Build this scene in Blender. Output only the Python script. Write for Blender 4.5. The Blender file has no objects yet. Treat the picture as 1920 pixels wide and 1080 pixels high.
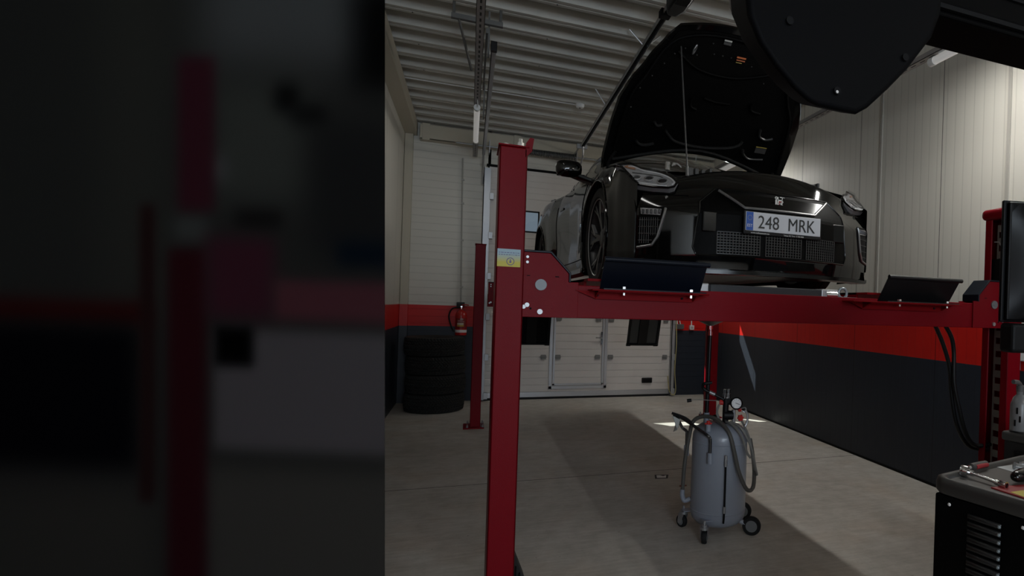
import bpy, bmesh, math, random
from mathutils import Vector, Matrix
random.seed(7)
D = bpy.data
SC = bpy.context.scene
COL = SC.collection
PI = math.pi
def R(d): return math.radians(d)
def V(*a): return Vector(a)
def lerp(a, b, t): return a + (b - a) * t
def smooth(e0, e1, x):
    t = max(0.0, min(1.0, (x - e0) / (e1 - e0))); return t * t * (3 - 2 * t)
def tab(t, x):
    if x <= t[0][0]: return t[0][1]
    for (a, b), (c, d) in zip(t, t[1:]):
        if x <= c:
            u = (x - a) / (c - a); u = u * u * (3 - 2 * u) * .35 + u * .65
            return b + (d - b) * u
    return t[-1][1]

# ---------------------------------------------------------------- materials
MATS = {}
def mat(name, col, rough=.5, metal=0.0, spec=.5, coat=0.0, bump=0.0, bscale=60.0, var=0.0, vscale=6.0, emit=None, estr=1.0, alpha=None):
    if name in MATS: return MATS[name]
    m = D.materials.new(name); m.use_nodes = True
    nt = m.node_tree; b = nt.nodes['Principled BSDF']
    b.inputs['Base Color'].default_value = (*col, 1)
    b.inputs['Roughness'].default_value = rough
    b.inputs['Metallic'].default_value = metal
    b.inputs['Specular IOR Level'].default_value = spec
    b.inputs['Coat Weight'].default_value = coat
    b.inputs['Coat Roughness'].default_value = .03
    if emit:
        b.inputs['Emission Color'].default_value = (*emit, 1)
        b.inputs['Emission Strength'].default_value = estr
    if bump or var:
        tc = nt.nodes.new('ShaderNodeTexCoord')
    if var:
        n = nt.nodes.new('ShaderNodeTexNoise'); n.inputs['Scale'].default_value = vscale; n.inputs['Detail'].default_value = 5
        r = nt.nodes.new('ShaderNodeMapRange'); r.inputs[1].default_value = .3; r.inputs[2].default_value = .7
        r.inputs[3].default_value = 1 - var; r.inputs[4].default_value = 1 + var
        mx = nt.nodes.new('ShaderNodeMix'); mx.data_type = 'RGBA'; mx.blend_type = 'MULTIPLY'; mx.inputs[0].default_value = 1
        mx.inputs[6].default_value = (*col, 1)
        nt.links.new(tc.outputs['Object'], n.inputs['Vector']); nt.links.new(n.outputs['Fac'], r.inputs[0])
        nt.links.new(r.outputs[0], mx.inputs[7]); nt.links.new(mx.outputs[2], b.inputs['Base Color'])
    if bump:
        n2 = nt.nodes.new('ShaderNodeTexNoise'); n2.inputs['Scale'].default_value = bscale; n2.inputs['Detail'].default_value = 3
        bp = nt.nodes.new('ShaderNodeBump'); bp.inputs['Strength'].default_value = bump; bp.inputs['Distance'].default_value = .002
        nt.links.new(tc.outputs['Object'], n2.inputs['Vector']); nt.links.new(n2.outputs['Fac'], bp.inputs['Height'])
        nt.links.new(bp.outputs[0], b.inputs['Normal'])
    MATS[name] = m
    return m

def glass_mat(name, tint=(.9, .95, .95), fac=.12):
    """thin sheet: clear sheet mixed with a mirror reflection by angle"""
    m = D.materials.new(name); m.use_nodes = True; nt = m.node_tree
    for n in list(nt.nodes): nt.nodes.remove(n)
    o = nt.nodes.new('ShaderNodeOutputMaterial'); t = nt.nodes.new('ShaderNodeBsdfTransparent'); g = nt.nodes.new('ShaderNodeBsdfGlossy')
    t.inputs[0].default_value = (*tint, 1); g.inputs['Roughness'].default_value = .02
    lw = nt.nodes.new('ShaderNodeLayerWeight'); lw.inputs[0].default_value = .5
    pw = nt.nodes.new('ShaderNodeMath'); pw.operation = 'POWER'; pw.inputs[1].default_value = 4; nt.links.new(lw.outputs['Facing'], pw.inputs[0])
    ad = nt.nodes.new('ShaderNodeMath'); ad.operation = 'MULTIPLY_ADD'; ad.inputs[1].default_value = .6; ad.inputs[2].default_value = .03; nt.links.new(pw.outputs[0], ad.inputs[0])
    mx = nt.nodes.new('ShaderNodeMixShader')
    nt.links.new(ad.outputs[0], mx.inputs[0]); nt.links.new(t.outputs[0], mx.inputs[1]); nt.links.new(g.outputs[0], mx.inputs[2])
    nt.links.new(mx.outputs[0], o.inputs[0]); MATS[name] = m
    return m

def wall_mat(name, axis, bands=True, rib=.1, seam=1.15, off=0.0):
    """painted sandwich panels: white, a red band, navy below; fine ribs and panel seams along one axis"""
    m = D.materials.new(name); m.use_nodes = True; nt = m.node_tree; b = nt.nodes['Principled BSDF']; L = nt.links.new
    tc = nt.nodes.new('ShaderNodeTexCoord'); sp = nt.nodes.new('ShaderNodeSeparateXYZ'); L(tc.outputs['Object'], sp.inputs[0])
    def math_(op, a, c, d=None):
        n = nt.nodes.new('ShaderNodeMath'); n.operation = op
        for i, v in enumerate((a, c, d)):
            if v is None: continue
            if isinstance(v, (int, float)): n.inputs[i].default_value = v
            else: L(v, n.inputs[i])
        return n.outputs[0]
    def mix(f, a, c):
        n = nt.nodes.new('ShaderNodeMix'); n.data_type = 'RGBA'
        L(f, n.inputs[0])
        for i, v in ((6, a), (7, c)):
            if isinstance(v, tuple): n.inputs[i].default_value = (*v, 1)
            else: L(v, n.inputs[i])
        return n.outputs[2]
    white = (.66, .635, .57)
    if bands:
        red = math_('LESS_THAN', sp.outputs['Z'], 1.42); navy = math_('LESS_THAN', sp.outputs['Z'], 1.112)
        col = mix(navy, mix(red, white, (.56, .012, .008)), (.021, .0255, .036))
    else:
        col = mix(math_('LESS_THAN', sp.outputs['Z'], -9), white, white)
    ax = sp.outputs[axis]
    pos = math_('ADD', ax, off)
    sm = math_('LESS_THAN', math_('ABSOLUTE', math_('SUBTRACT', math_('FLOORED_MODULO', pos, seam), seam / 2), None), .0035)
    mm_ = nt.nodes.new('ShaderNodeMix'); mm_.data_type = 'RGBA'; mm_.blend_type = 'MULTIPLY'; mm_.inputs[7].default_value = (.86, .86, .86, 1)
    rb0 = math_('LESS_THAN', math_('ABSOLUTE', math_('SUBTRACT', math_('FLOORED_MODULO', pos, rib), rib / 2), None), .004)  # rib lines also darkened in the colour, standing in for groove shade
    L(rb0, mm_.inputs[0]); L(col, mm_.inputs[6]); col = mm_.outputs[2]
    m2_ = nt.nodes.new('ShaderNodeMix'); m2_.data_type = 'RGBA'; m2_.blend_type = 'MULTIPLY'; m2_.inputs[7].default_value = (.15, .15, .15, 1)
    L(sm, m2_.inputs[0]); L(col, m2_.inputs[6]); col = m2_.outputs[2]
    L(col, b.inputs['Base Color'])
    b.inputs['Roughness'].default_value = .42; b.inputs['Specular IOR Level'].default_value = .3
    ribm = math_('FLOORED_MODULO', pos, rib)
    rb = math_('LESS_THAN', math_('ABSOLUTE', math_('SUBTRACT', ribm, rib / 2), None), .005)
    hgt = math_('MULTIPLY_ADD', rb, 1.0, math_('MULTIPLY', sm, 4.0))
    bp = nt.nodes.new('ShaderNodeBump'); bp.inputs['Strength'].default_value = .8; bp.inputs['Distance'].default_value = .003; bp.invert = True
    L(hgt, bp.inputs['Height']); L(bp.outputs[0], b.inputs['Normal'])
    MATS[name] = m
    return m

def floor_mat():
    m = D.materials.new('concrete'); m.use_nodes = True; nt = m.node_tree; b = nt.nodes['Principled BSDF']; L = nt.links.new
    tc = nt.nodes.new('ShaderNodeTexCoord')
    def noise(s, det=6, rgh=.6, vec=None):
        n = nt.nodes.new('ShaderNodeTexNoise'); n.inputs['Scale'].default_value = s; n.inputs['Detail'].default_value = det
        n.inputs['Roughness'].default_value = rgh; L(vec or tc.outputs['Object'], n.inputs['Vector']); return n.outputs['Fac']
    def ramp(f, a, c, lo=.35, hi=.65):
        r = nt.nodes.new('ShaderNodeValToRGB'); r.color_ramp.elements[0].position = lo; r.color_ramp.elements[1].position = hi
        r.color_ramp.elements[0].color = (*a, 1); r.color_ramp.elements[1].color = (*c, 1); L(f, r.inputs[0]); return r.outputs[0]
    def mul(a, c, f=1.0):
        n = nt.nodes.new('ShaderNodeMix'); n.data_type = 'RGBA'; n.blend_type = 'MULTIPLY'; n.inputs[0].default_value = f
        L(a, n.inputs[6]); L(c, n.inputs[7]); return n.outputs[2]
    base = ramp(noise(.9), (.46, .435, .395), (.57, .545, .505))
    st = ramp(noise(7, 8, .7), (.84, .83, .81), (1.05, 1.05, 1.05))
    mp = nt.nodes.new('ShaderNodeMapping'); mp.inputs['Scale'].default_value = (1.0, 9.0, 1.0); mp.inputs['Rotation'].default_value = (0, 0, .35)
    L(tc.outputs['Object'], mp.inputs[0])
    sw = ramp(noise(3.5, 6, .7, mp.outputs[0]), (.88, .87, .86), (1.05, 1.05, 1.05))
    sp_ = ramp(noise(45, 2, .5), (.35, .33, .3), (1, 1, 1), .22, .27)
    wm = ramp(noise(1.7, 3), (1, 1, 1), (1.0, .9, .82), .5, .75)
    L(mul(mul(mul(mul(base, st), sw), sp_), wm, .7), b.inputs['Base Color'])
    rr = nt.nodes.new('ShaderNodeMapRange'); rr.inputs[3].default_value = .42; rr.inputs[4].default_value = .75
    L(noise(2.3), rr.inputs[0]); L(rr.outputs[0], b.inputs['Roughness']); b.inputs['Specular IOR Level'].default_value = .35
    bp = nt.nodes.new('ShaderNodeBump'); bp.inputs['Strength'].default_value = .12; bp.inputs['Distance'].default_value = .003
    L(noise(30), bp.inputs['Height']); L(bp.outputs[0], b.inputs['Normal'])
    MATS['concrete'] = m
    return m

def perforated_mat():
    """galvanised channel with rows of punched dark slots"""
    m = D.materials.new('perforated_steel'); m.use_nodes = True; nt = m.node_tree; b = nt.nodes['Principled BSDF']; L = nt.links.new
    tc = nt.nodes.new('ShaderNodeTexCoord'); sp = nt.nodes.new('ShaderNodeSeparateXYZ'); L(tc.outputs['Object'], sp.inputs[0])
    def math_(op, a, c):
        n = nt.nodes.new('ShaderNodeMath'); n.operation = op
        for i, v in enumerate((a, c)):
            if isinstance(v, (int, float)): n.inputs[i].default_value = v
            else: L(v, n.inputs[i])
        return n.outputs[0]
    a = math_('LESS_THAN', math_('FLOORED_MODULO', sp.outputs['Y'], .10), .055)
    c = math_('LESS_THAN', math_('ABSOLUTE', sp.outputs['X'], 0), .007)
    f = math_('MULTIPLY', a, c)
    mx = nt.nodes.new('ShaderNodeMix'); mx.data_type = 'RGBA'; L(f, mx.inputs[0]); mx.inputs[6].default_value = (.33, .31, .30, 1); mx.inputs[7].default_value = (.01, .01, .01, 1)
    L(mx.outputs[2], b.inputs['Base Color']); b.inputs['Metallic'].default_value = .35; b.inputs['Roughness'].default_value = .5
    MATS['perforated_steel'] = m
    return m

WALLX = wall_mat('wall_panel_side', 'Y', True, .1, 1.17, .09)
WALLZ = wall_mat('wall_panel_back', 'Z', True, .105, 50, 3)
CONC = floor_mat(); PERF = perforated_mat()
GLASS = glass_mat('clear_pane'); LENS = glass_mat('lens_cover', (.97, .97, .97))
SHEET = mat('ceiling_sheet', (.50, .485, .44), .5, .0, .4)
CREAM = mat('cream_steel', (.50, .455, .36), .5)
DOORW = mat('door_white', (.66, .625, .59), .5, var=.04, vscale=3)
ALU = mat('aluminium', (.52, .52, .53), .38, .75)
STEEL = mat('galvanised', (.42, .42, .43), .42, .8)
CHROME = mat('chrome', (.75, .75, .76), .12, 1.0)
REDP = mat('red_lift_paint', (.185, .0022, .0075), .36, 0, .11, 0, .4, 420)
REDD = mat('red_lift_paint_matte', (.30, .008, .010), .5, 0, .4)
BLACK = mat('black_plastic', (.004, .004, .0045), .5, 0, .3)
BLKM = mat('black_matte', (.004, .004, .0045), .8, 0, .2)
RUBBER = mat('rubber', (.012, .012, .0125), .75, 0, .3, bump=.4, bscale=90)
NAVYP = mat('blue_black_paint', (.0035, .006, .013), .4, 0, .25)
PAINT = mat('black_car_paint', (.0022, .0022, .0022), .06, 0, .55)
TRIM = mat('gloss_black_trim', (.0015, .0015, .0015), .18, 0, .3)
WHITE = mat('white_plastic', (.75, .75, .74), .45)
GREYT = mat('grey_tank_paint', (.28, .305, .36), .33, 0, .5, .2, .15, 200)
REDK = mat('red_knob', (.5, .02, .015), .4)

# ---------------------------------------------------------------- mesh builder
class MB:
    def __init__(s): s.bm = bmesh.new()
    def poly(s, pts):
        return s.bm.faces.new([s.bm.verts.new(p) for p in pts])
    def box(s, lo, hi, M=None):
        x0, y0, z0 = lo; x1, y1, z1 = hi
        p = [V(x, y, z) for z in (z0, z1) for y in (y0, y1) for x in (x0, x1)]
        if M: p = [M @ q for q in p]
        v = [s.bm.verts.new(q) for q in p]
        for f in ((0, 2, 3, 1), (4, 5, 7, 6), (0, 1, 5, 4), (2, 6, 7, 3), (0, 4, 6, 2), (1, 3, 7, 5)): s.bm.faces.new([v[i] for i in f])
        return s
    def prism(s, pts, d):
        """closed outline of 3D points pushed along d"""
        d = V(*d); a = [s.bm.verts.new(V(*p)) for p in pts]; b = [s.bm.verts.new(V(*p) + d) for p in pts]
        n = len(a); s.bm.faces.new(a[::-1]); s.bm.faces.new(b)
        for i in range(n): s.bm.faces.new((a[i], a[(i + 1) % n], b[(i + 1) % n], b[i]))
        return s
    def ring(s, c, ax, u, r, n, r2=None):
        w = ax.cross(u); r2 = r if r2 is None else r2
        return [s.bm.verts.new(c + u * (r * math.cos(2 * PI * i / n)) + w * (r2 * math.sin(2 * PI * i / n))) for i in range(n)]
    def bridge(s, a, b):
        n = len(a)
        for i in range(n): s.bm.faces.new((a[i], a[(i + 1) % n], b[(i + 1) % n], b[i]))
    def cyl(s, p0, p1, r, r1=None, n=20, caps=True):
        p0, p1 = V(*p0), V(*p1); ax = (p1 - p0).normalized(); u = ax.orthogonal().normalized()
        a = s.ring(p0, ax, u, r, n); b = s.ring(p1, ax, u, r if r1 is None else r1, n); s.bridge(a, b)
        if caps: s.bm.faces.new(a[::-1]); s.bm.faces.new(b)
        return s
    def tube(s, pts, r, n=10, caps=True, curve=True, closed=False):
        P = [V(*p) for p in pts]
        if curve and len(P) > 2:
            Q = []
            for i in range(len(P) - 1):
                p0 = P[max(i - 1, 0)]; p1 = P[i]; p2 = P[i + 1]; p3 = P[min(i + 2, len(P) - 1)]
                for k in range(6):
                    t = k / 6
                    Q.append(.5 * ((2 * p1) + (p2 - p0) * t + (2 * p0 - 5 * p1 + 4 * p2 - p3) * t * t + (3 * p1 - p0 - 3 * p2 + p3) * t ** 3))
            Q.append(P[-1]); P = Q
        rings = []; u = None
        for i, p in enumerate(P):
            ax = (P[min(i + 1, len(P) - 1)] - P[max(i - 1, 0)])
            ax = ax.normalized() if ax.length > 1e-9 else V(0, 0, 1)
            if u is None: u = ax.orthogonal().normalized()
            u = (u - ax * u.dot(ax)); u = u.normalized() if u.length > 1e-6 else ax.orthogonal().normalized()
            rings.append(s.ring(p, ax, u, r, n))
        for a, b in zip(rings, rings[1:]): s.bridge(a, b)
        if caps and not closed: s.bm.faces.new(rings[0][::-1]); s.bm.faces.new(rings[-1])
        return s
    def lathe(s, prof, org=(0, 0, 0), ax=(0, 0, 1), n=32, caps=True):
        """prof: (radius, distance along axis)"""
        o = V(*org); ax = V(*ax).normalized(); u = ax.orthogonal().normalized(); rs = []
        for r, h in prof: rs.append(s.ring(o + ax * h, ax, u, max(r, 1e-4), n))
        for a, b in zip(rs, rs[1:]): s.bridge(a, b)
        if caps: s.bm.faces.new(rs[0][::-1]); s.bm.faces.new(rs[-1])
        return s
    def grid(s, rows, wrap=False):
        vs = [[s.bm.verts.new(V(*p)) for p in r] for r in rows]
        for a, b in zip(vs, vs[1:]):
            m = len(a)
            for i in range(m if wrap else m - 1): s.bm.faces.new((a[i], a[(i + 1) % m], b[(i + 1) % m], b[i]))
        return vs
    def ball(s, c, r, sc=(1, 1, 1), n=16):
        m = Matrix.Translation(V(*c)) @ Matrix.Diagonal((r * sc[0], r * sc[1], r * sc[2], 1))
        bmesh.ops.create_uvsphere(s.bm, u_segments=n, v_segments=n // 2 + 2, radius=1, matrix=m); return s

def link(name, mesh, parent=None):
    o = D.objects.new(name, mesh); COL.objects.link(o)
    if parent: o.parent = parent
    return o
def build(name, mb, m, parent=None, sm=False, bevel=0.0, seg=2, world=False, label=None, angle=35):
    bm = mb.bm
    if world and parent is not None:
        off = V(*parent.location); p = parent.parent
        while p: off += V(*p.location); p = p.parent
        bmesh.ops.translate(bm, verts=bm.verts, vec=-off)
    bmesh.ops.recalc_face_normals(bm, faces=bm.faces)
    if sm:
        for f in bm.faces: f.smooth = True
        ca = R(angle)
        for e in bm.edges:
            if len(e.link_faces) == 2:
                try: e.smooth = e.calc_face_angle() < ca
                except ValueError: pass
    me = D.meshes.new(name); bm.to_mesh(me); bm.free(); me.materials.append(m)
    o = link(name, me, parent)
    if bevel:
        b = o.modifiers.new('edge', 'BEVEL'); b.width = bevel; b.segments = seg; b.limit_method = 'ANGLE'; b.angle_limit = R(40); b.harden_normals = False
    if label: o['label'] = label
    return o
def tag(o, label=None, cat=None, group=None, kind=None):
    if label: o['label'] = label
    if cat: o['category'] = cat
    if group: o['group'] = group
    if kind: o['kind'] = kind
    return o
def thing(name, label, cat, loc=(0, 0, 0), rz=0.0, group=None, kind=None):
    o = D.objects.new(name, None); COL.objects.link(o); o.location = loc; o.rotation_euler = (0, 0, rz); o.empty_display_size = .1
    return tag(o, label, cat, group, kind)
def sub(name, loc, parent):
    o = D.objects.new(name, None); COL.objects.link(o); o.location = loc; o.parent = parent; o.empty_display_size = .05
    return o
def copy_tree(o, parent=None):
    c = o.copy(); COL.objects.link(c); c.parent = parent
    for ch in [x for x in D.objects if x.parent == o]: copy_tree(ch, c)
    return c
def text(name, body, h, m, parent, M, sx=1.0, depth=.0006, align='CENTER', off=0.0):
    """raised lettering of cap height h, laid in the local XY plane of M"""
    cu = D.curves.new(name, 'FONT'); cu.body = body; cu.size = h / .7; cu.align_x = align; cu.extrude = depth; cu.offset = off * h
    ob = D.objects.new(name, cu); COL.objects.link(ob)
    bpy.context.view_layer.update()
    me = D.meshes.new_from_object(ob.evaluated_get(bpy.context.evaluated_depsgraph_get()))
    D.objects.remove(ob); me.transform(M @ Matrix.Diagonal((sx, 1, 1, 1))); me.materials.clear(); me.materials.append(m)
    return link(name, me, parent)
def struct(name, mb, m, parent=None, **k):
    o = build(name, mb, m, parent, **k)
    if parent is None: o['kind'] = 'structure'
    return o

# ================================================================ the room
XL, XR, YB, YF, ZC = -.93, 3.84, 9.42, -5.0, 4.06
m = MB(); m.box((XL - .15, YF - .15, -.12), (XR + .15, YB + .15, 0)); struct('floor', m, CONC)
m = MB()
m.box((XL, 5.088, .0002), (XR, 5.094, .0012)); m.box((XL, .1, .0002), (XR, .106, .0012))
struct('trim_1', m, mat('joint_dark', (.06, .05, .045), .9))['label'] = 'dark saw joint across the concrete floor'
m = MB(); m.box((XL - .12, YF - .12, 0), (XL, YB + .12, 4.3)); struct('wall_left', m, WALLX)
m = MB(); m.box((XR, YF - .12, 0), (XR + .12, YB + .12, 4.3)); struct('wall_right', m, WALLX)
DX0, DX1, DZ = .20, 3.20, 3.50
m = MB(); m.box((XL, YB, 0), (DX0 + .04, YB + .14, 4.3)); m.box((DX1 - .06, YB, 0), (XR, YB + .14, 4.3)); m.box((DX0, YB, DZ), (DX1, YB + .14, 4.3))
struct('wall_back', m, WALLZ)
m = MB(); m.box((XL, YF - .14, 0), (-.5, YF, 4.3)); m.box((2.2, YF - .14, 0), (XR, YF, 4.3)); m.box((-.5, YF - .14, 3.5), (2.2, YF, 4.3)); m.box((-.5, YF - .14, 0), (2.2, YF, 1.35))
struct('wall_front', m, WALLX)
# profiled steel sheet: wide flat pans with narrow grooved ribs standing down, running across the room
prof = []; y = YF
ribs = []
yy = 5.80
while yy > YF: yy -= .35
yy += .35
while yy < YB - .1: ribs.append(yy); yy += .35
prof.append((YF, .10))
for c in ribs:
    prof += [(c - .085, .10), (c - .050, .0), (c - .012, .0), (c - .006, .012), (c + .006, .012), (c + .012, .0), (c + .050, .0), (c + .085, .10)]
prof.append((YB, .10))
m = MB(); m.grid([[(XL - .1, p, ZC + q) for p, q in prof], [(XR + .1, p, ZC + q) for p, q in prof]])
m.box((XL - .12, YF - .14, 4.3), (XR + .12, YB + .14, 4.34))
struct('ceiling', m, SHEET)
m = MB()
for a in range(0, len(ribs), 2):
    for x in (-.55, .62, 1.75, 2.9): m.cyl((x, ribs[a] + .02, ZC - .004), (x, ribs[a] + .02, ZC + .002), .006, n=8)
struct('trim_2', m, BLKM)['label'] = 'dark fixing screws along the ceiling ribs'
# cream steel frame along the left wall, back wall and left corner
def ibeam(name, a, b, ax, w, h, label):
    m = MB(); t = .012
    if ax == 'Y':
        m.box((a[0], a[1], a[2]), (b[0], b[1], a[2] + t)); m.box((a[0], a[1], b[2] - t), (b[0], b[1], b[2])); c = (a[0] + b[0]) / 2
        m.box((c - .005, a[1], a[2]), (c + .005, b[1], b[2]))
    elif ax == 'X':
        m.box((a[0], a[1], a[2]), (b[0], b[1], a[2] + t)); m.box((a[0], a[1], b[2] - t), (b[0], b[1], b[2])); c = (a[1] + b[1]) / 2
        m.box((a[0], c - .005, a[2]), (b[0], c + .005, b[2]))
    else:
        m.box((a[0], a[1], a[2]), (b[0], a[1] + t, b[2])); m.box((a[0], b[1] - t, a[2]), (b[0], b[1], b[2])); c = (a[0] + b[0]) / 2
        m.box((c - .005, a[1], a[2]), (c + .005, b[1], b[2]))
    o = struct(name, m, CREAM); o['label'] = label; return o
m = MB(); m.box((XL, YF, 3.87), (-.77, YB, 4.05)); o = struct('trim_3', m, CREAM, bevel=.004); o['label'] = 'cream steel beam along the top of the left wall'
m = MB(); m.box((-.73, YB - .16, 3.80), (XR, YB - .148, 4.02)); m.box((-.73, YB - .16, 3.80), (XR, YB, 3.815)); m.box((-.73, YB - .16, 4.01), (XR, YB, 4.02))
for x in (-.70, .55, 1.5, 2.6): m.box((x, YB - .165, 3.79), (x + .10, YB - .15, 4.03))
o = struct('trim_4', m, CREAM, bevel=.003); o['label'] = 'cream steel beam across the top of the back wall'
m = MB(); m.box((XL + .005, YB - .09, 1.42), (-.82, YB, 3.87)); o = struct('trim_5', m, CREAM, bevel=.003); o['label'] = 'cream corner column above the red band'
m = MB(); m.box((XL + .005, YB - .09, 1.112), (-.82, YB, 1.42)); o = struct('trim_6', m, mat('band_red', (.56, .012, .008), .42)); o['label'] = 'red painted section of the corner column'
m = MB(); m.box((XL + .005, YB - .09, 0), (-.82, YB, 1.112)); o = struct('trim_7', m, mat('band_navy', (.021, .0255, .036), .42)); o['label'] = 'navy painted foot of the corner column'
m = MB()
for yv in (4.83, 3.31): m.box((XR - .012, yv - .014, 1.42), (XR, yv + .014, 3.96))
o = struct('trim_8', m, mat('seam_cover', (.42, .40, .36), .5)); o['label'] = 'grey seam strips on the right wall'
m = MB(); m.box((XR - .006, YF, 0), (XR, YB, .022)); o = struct('baseboard_right', m, BLKM)

# ---------------------------------------------------------------- sectional garage door in the back wall
door = thing('door_1', 'white sectional garage door in the back wall', None, (1.7, YB - .03, 0), kind='structure')
yd0, yd1 = YB - .05, YB - .005
WIN = ((.45, .97), (1.36, 1.88), (2.27, 2.79))
def panel(z0, z1, label=None):
    m = MB(); n = 5; g = (z1 - z0) / n
    # a shallow groove between the planks of one panel
    for k in range(n):
        m.box((DX0 + .02, yd0, z0 + k * g + .002), (DX1 - .02, yd1, z0 + (k + 1) * g - .002))
    m.box((DX0 + .02, yd0 + .006, z0 - .003), (DX1 - .02, yd1, z1 + .003))
    return build('door_panel', m, DOORW, door, world=True, bevel=.0015, seg=1)
for z0, z1 in ((.115, .66), (.664, 1.27), (1.274, 1.88), (1.884, 2.49), (3.10, 3.56)): panel(z0, z1)
m = MB()
zs = (2.494, 2.585, 2.92, 3.096)
m.box((DX0 + .02, yd0, zs[0]), (DX1 - .02, yd1, zs[1])); m.box((DX0 + .02, yd0, zs[2]), (DX1 - .02, yd1, zs[3]))
xs = [DX0 + .02] + [v for w in WIN for v in w] + [DX1 - .02]
for i in range(0, len(xs), 2): m.box((xs[i], yd0, zs[1]), (xs[i + 1], yd1, zs[2]))
build('door_panel', m, DOORW, door, world=True, label='door panel with three windows')
for a, b in WIN:
    m = MB(); t = .022
    m.box((a, yd0 - .008, zs[1]), (b, yd0 + .012, zs[1] + t)); m.box((a, yd0 - .008, zs[2] - t), (b, yd0 + .012, zs[2]))
    m.box((a, yd0 - .008, zs[1]), (a + t, yd0 + .012, zs[2])); m.box((b - t, yd0 - .008, zs[1]), (b, yd0 + .012, zs[2]))
    fr = build('window_frame', m, BLACK, door, world=True)
    m = MB(); m.box((a, yd0 + .018, zs[1]), (b, yd0 + .021, zs[2])); build('pane', m, GLASS, fr, world=True)
m = MB(); m.box((DX0 + .02, yd0 - .004, .035), (DX1 - .02, yd1, .113)); build('bottom_rail', m, ALU, door, world=True, label='aluminium bottom rail', bevel=.002)
m = MB(); m.box((DX0 + .03, yd0, .0), (DX1 - .03, yd1, .035)); build('bottom_seal', m, RUBBER, door, world=True)
m = MB(); m.box((DX0 - .02, yd0 - .02, 3.535), (DX1 + .02, yd0 + .01, 3.57)); build('top_seal', m, BLKM, door, world=True)
# wicket door inside the big door
m = MB()
for x0, x1, z0, z1 in ((1.19, 1.235, .155, 2.2), (2.06, 2.105, .155, 2.2), (1.19, 2.105, .155, .20), (1.19, 2.105, 2.155, 2.2)): m.box((x0, yd0 - .012, z0), (x1, yd0 + .005, z1))
fr = build('wicket_frame', m, ALU, door, world=True, bevel=.002, label='aluminium frame of the wicket door')
m = MB()
for x0, x1, z0, z1 in ((1.25, 1.275, .215, 2.14), (2.02, 2.045, .215, 2.14), (1.25, 2.045, .215, .24), (1.25, 2.045, 2.115, 2.14)): m.box((x0, yd0 - .016, z0), (x1, yd0 + .005, z1))
build('wicket_edge', m, ALU, fr, world=True)
m = MB(); m.box((1.995, yd0 - .022, .86), (2.02, yd0 - .014, 1.07)); m.tube([(2.008, yd0 - .02, .97), (2.008, yd0 - .06, .97), (1.90, yd0 - .06, .972)], .009, curve=False); m.cyl((2.008, yd0 - .03, .905), (2.008, yd0 - .012, .905), .012)
build('door_handle', m, CHROME, door, world=True, sm=True)
def hinge(x, z):
    m = MB(); m.box((x - .04, yd0 - .02, z - .035), (x + .04, yd0 - .006, z + .035)); m.box((x - .045, yd0 - .026, z - .008), (x + .045, yd0 - .006, z + .008))
    build('hinge', m, mat('hinge_grey', (.20, .20, .19), .5, .3), door, world=True, bevel=.003)
for z in (.66, 1.27, 1.88, 2.49):
    for x in (1.10, 1.32, 1.95, 2.16, 3.09): hinge(x, z)
m = MB(); m.box((2.70, yd0 - .03, .225), (2.88, yd0, .315)); o = build('pull_handle', m, BLACK, door, world=True, bevel=.028, seg=3)
m = MB(); m.box((2.72, yd0 - .034, .245), (2.86, yd0 - .028, .295)); build('handle_grip', m, BLKM, o, world=True, bevel=.003)
for s, x0, x1 in ((0, DX0 - .06, DX0 + .04), (1, DX1 - .02, DX1 + .04)):
    m = MB(); m.box((x0, yd0 - .075, 0.02), (x0 + .012, yd0 - .01, 3.5)); m.box((x0, yd0 - .075, .02), (x1, yd0 - .068, 3.5)); m.box((x0 + .02, yd0 - .05, .02), (x1, yd0 - .045, 3.5))
    build('door_track', m, STEEL, door, world=True)
    m = MB()
    for z in (.08, .66, 1.27, 1.88, 2.49, 3.08): m.box((x0 + .015 if s else x1 - .01, yd0 - .09, z - .05), (x1 + .02 if s else x1 + .05, yd0 - .02, z + .05))
    build('roller_bracket', m, STEEL, door, world=True, bevel=.004)
m = MB(); m.tube([(3.24, yd0 - .09, 1.45), (3.262, yd0 - .1, .9), (3.25, yd0 - .09, .45), (3.275, yd0 - .1, .12), (3.235, yd0 - .11, .03), (3.16, yd0 - .1, .10), (3.13, yd0 - .09, .35)], .008)
build('spiral_cable', m, mat('yellow_cable', (.42, .36, .16), .5), door, world=True, sm=True, label='yellowish spiral cable at the door edge')
# torsion spring shaft above the door
ts = thing('torsion_spring_shaft', 'steel torsion spring shaft on the lintel above the garage door', 'door spring', (1.0, YB - .26, 3.62))
m = MB(); m.cyl((-.25, YB - .26, 3.78), (3.5, YB - .26, 3.78), .012); build('shaft', m, STEEL, ts, world=True, sm=True)
m = MB(); pts = []
for i in range(41 * 10): 
    a = 2 * PI * i / 10; pts.append((.45 + 1.0 * i / 410, YB - .26 + .040 * math.cos(a), 3.78 + .040 * math.sin(a)))
m.tube(pts, .010, n=5, curve=False); build('spring', m, mat('spring_steel', (.10, .10, .10), .5, .5), ts, world=True, sm=True)
for x in (.2, 1.47, 3.1):
    m = MB(); m.box((x, YB - .31, 3.68), (x + .012, YB - .16, 3.87)); build('bracket', m, STEEL, ts, world=True)
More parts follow.
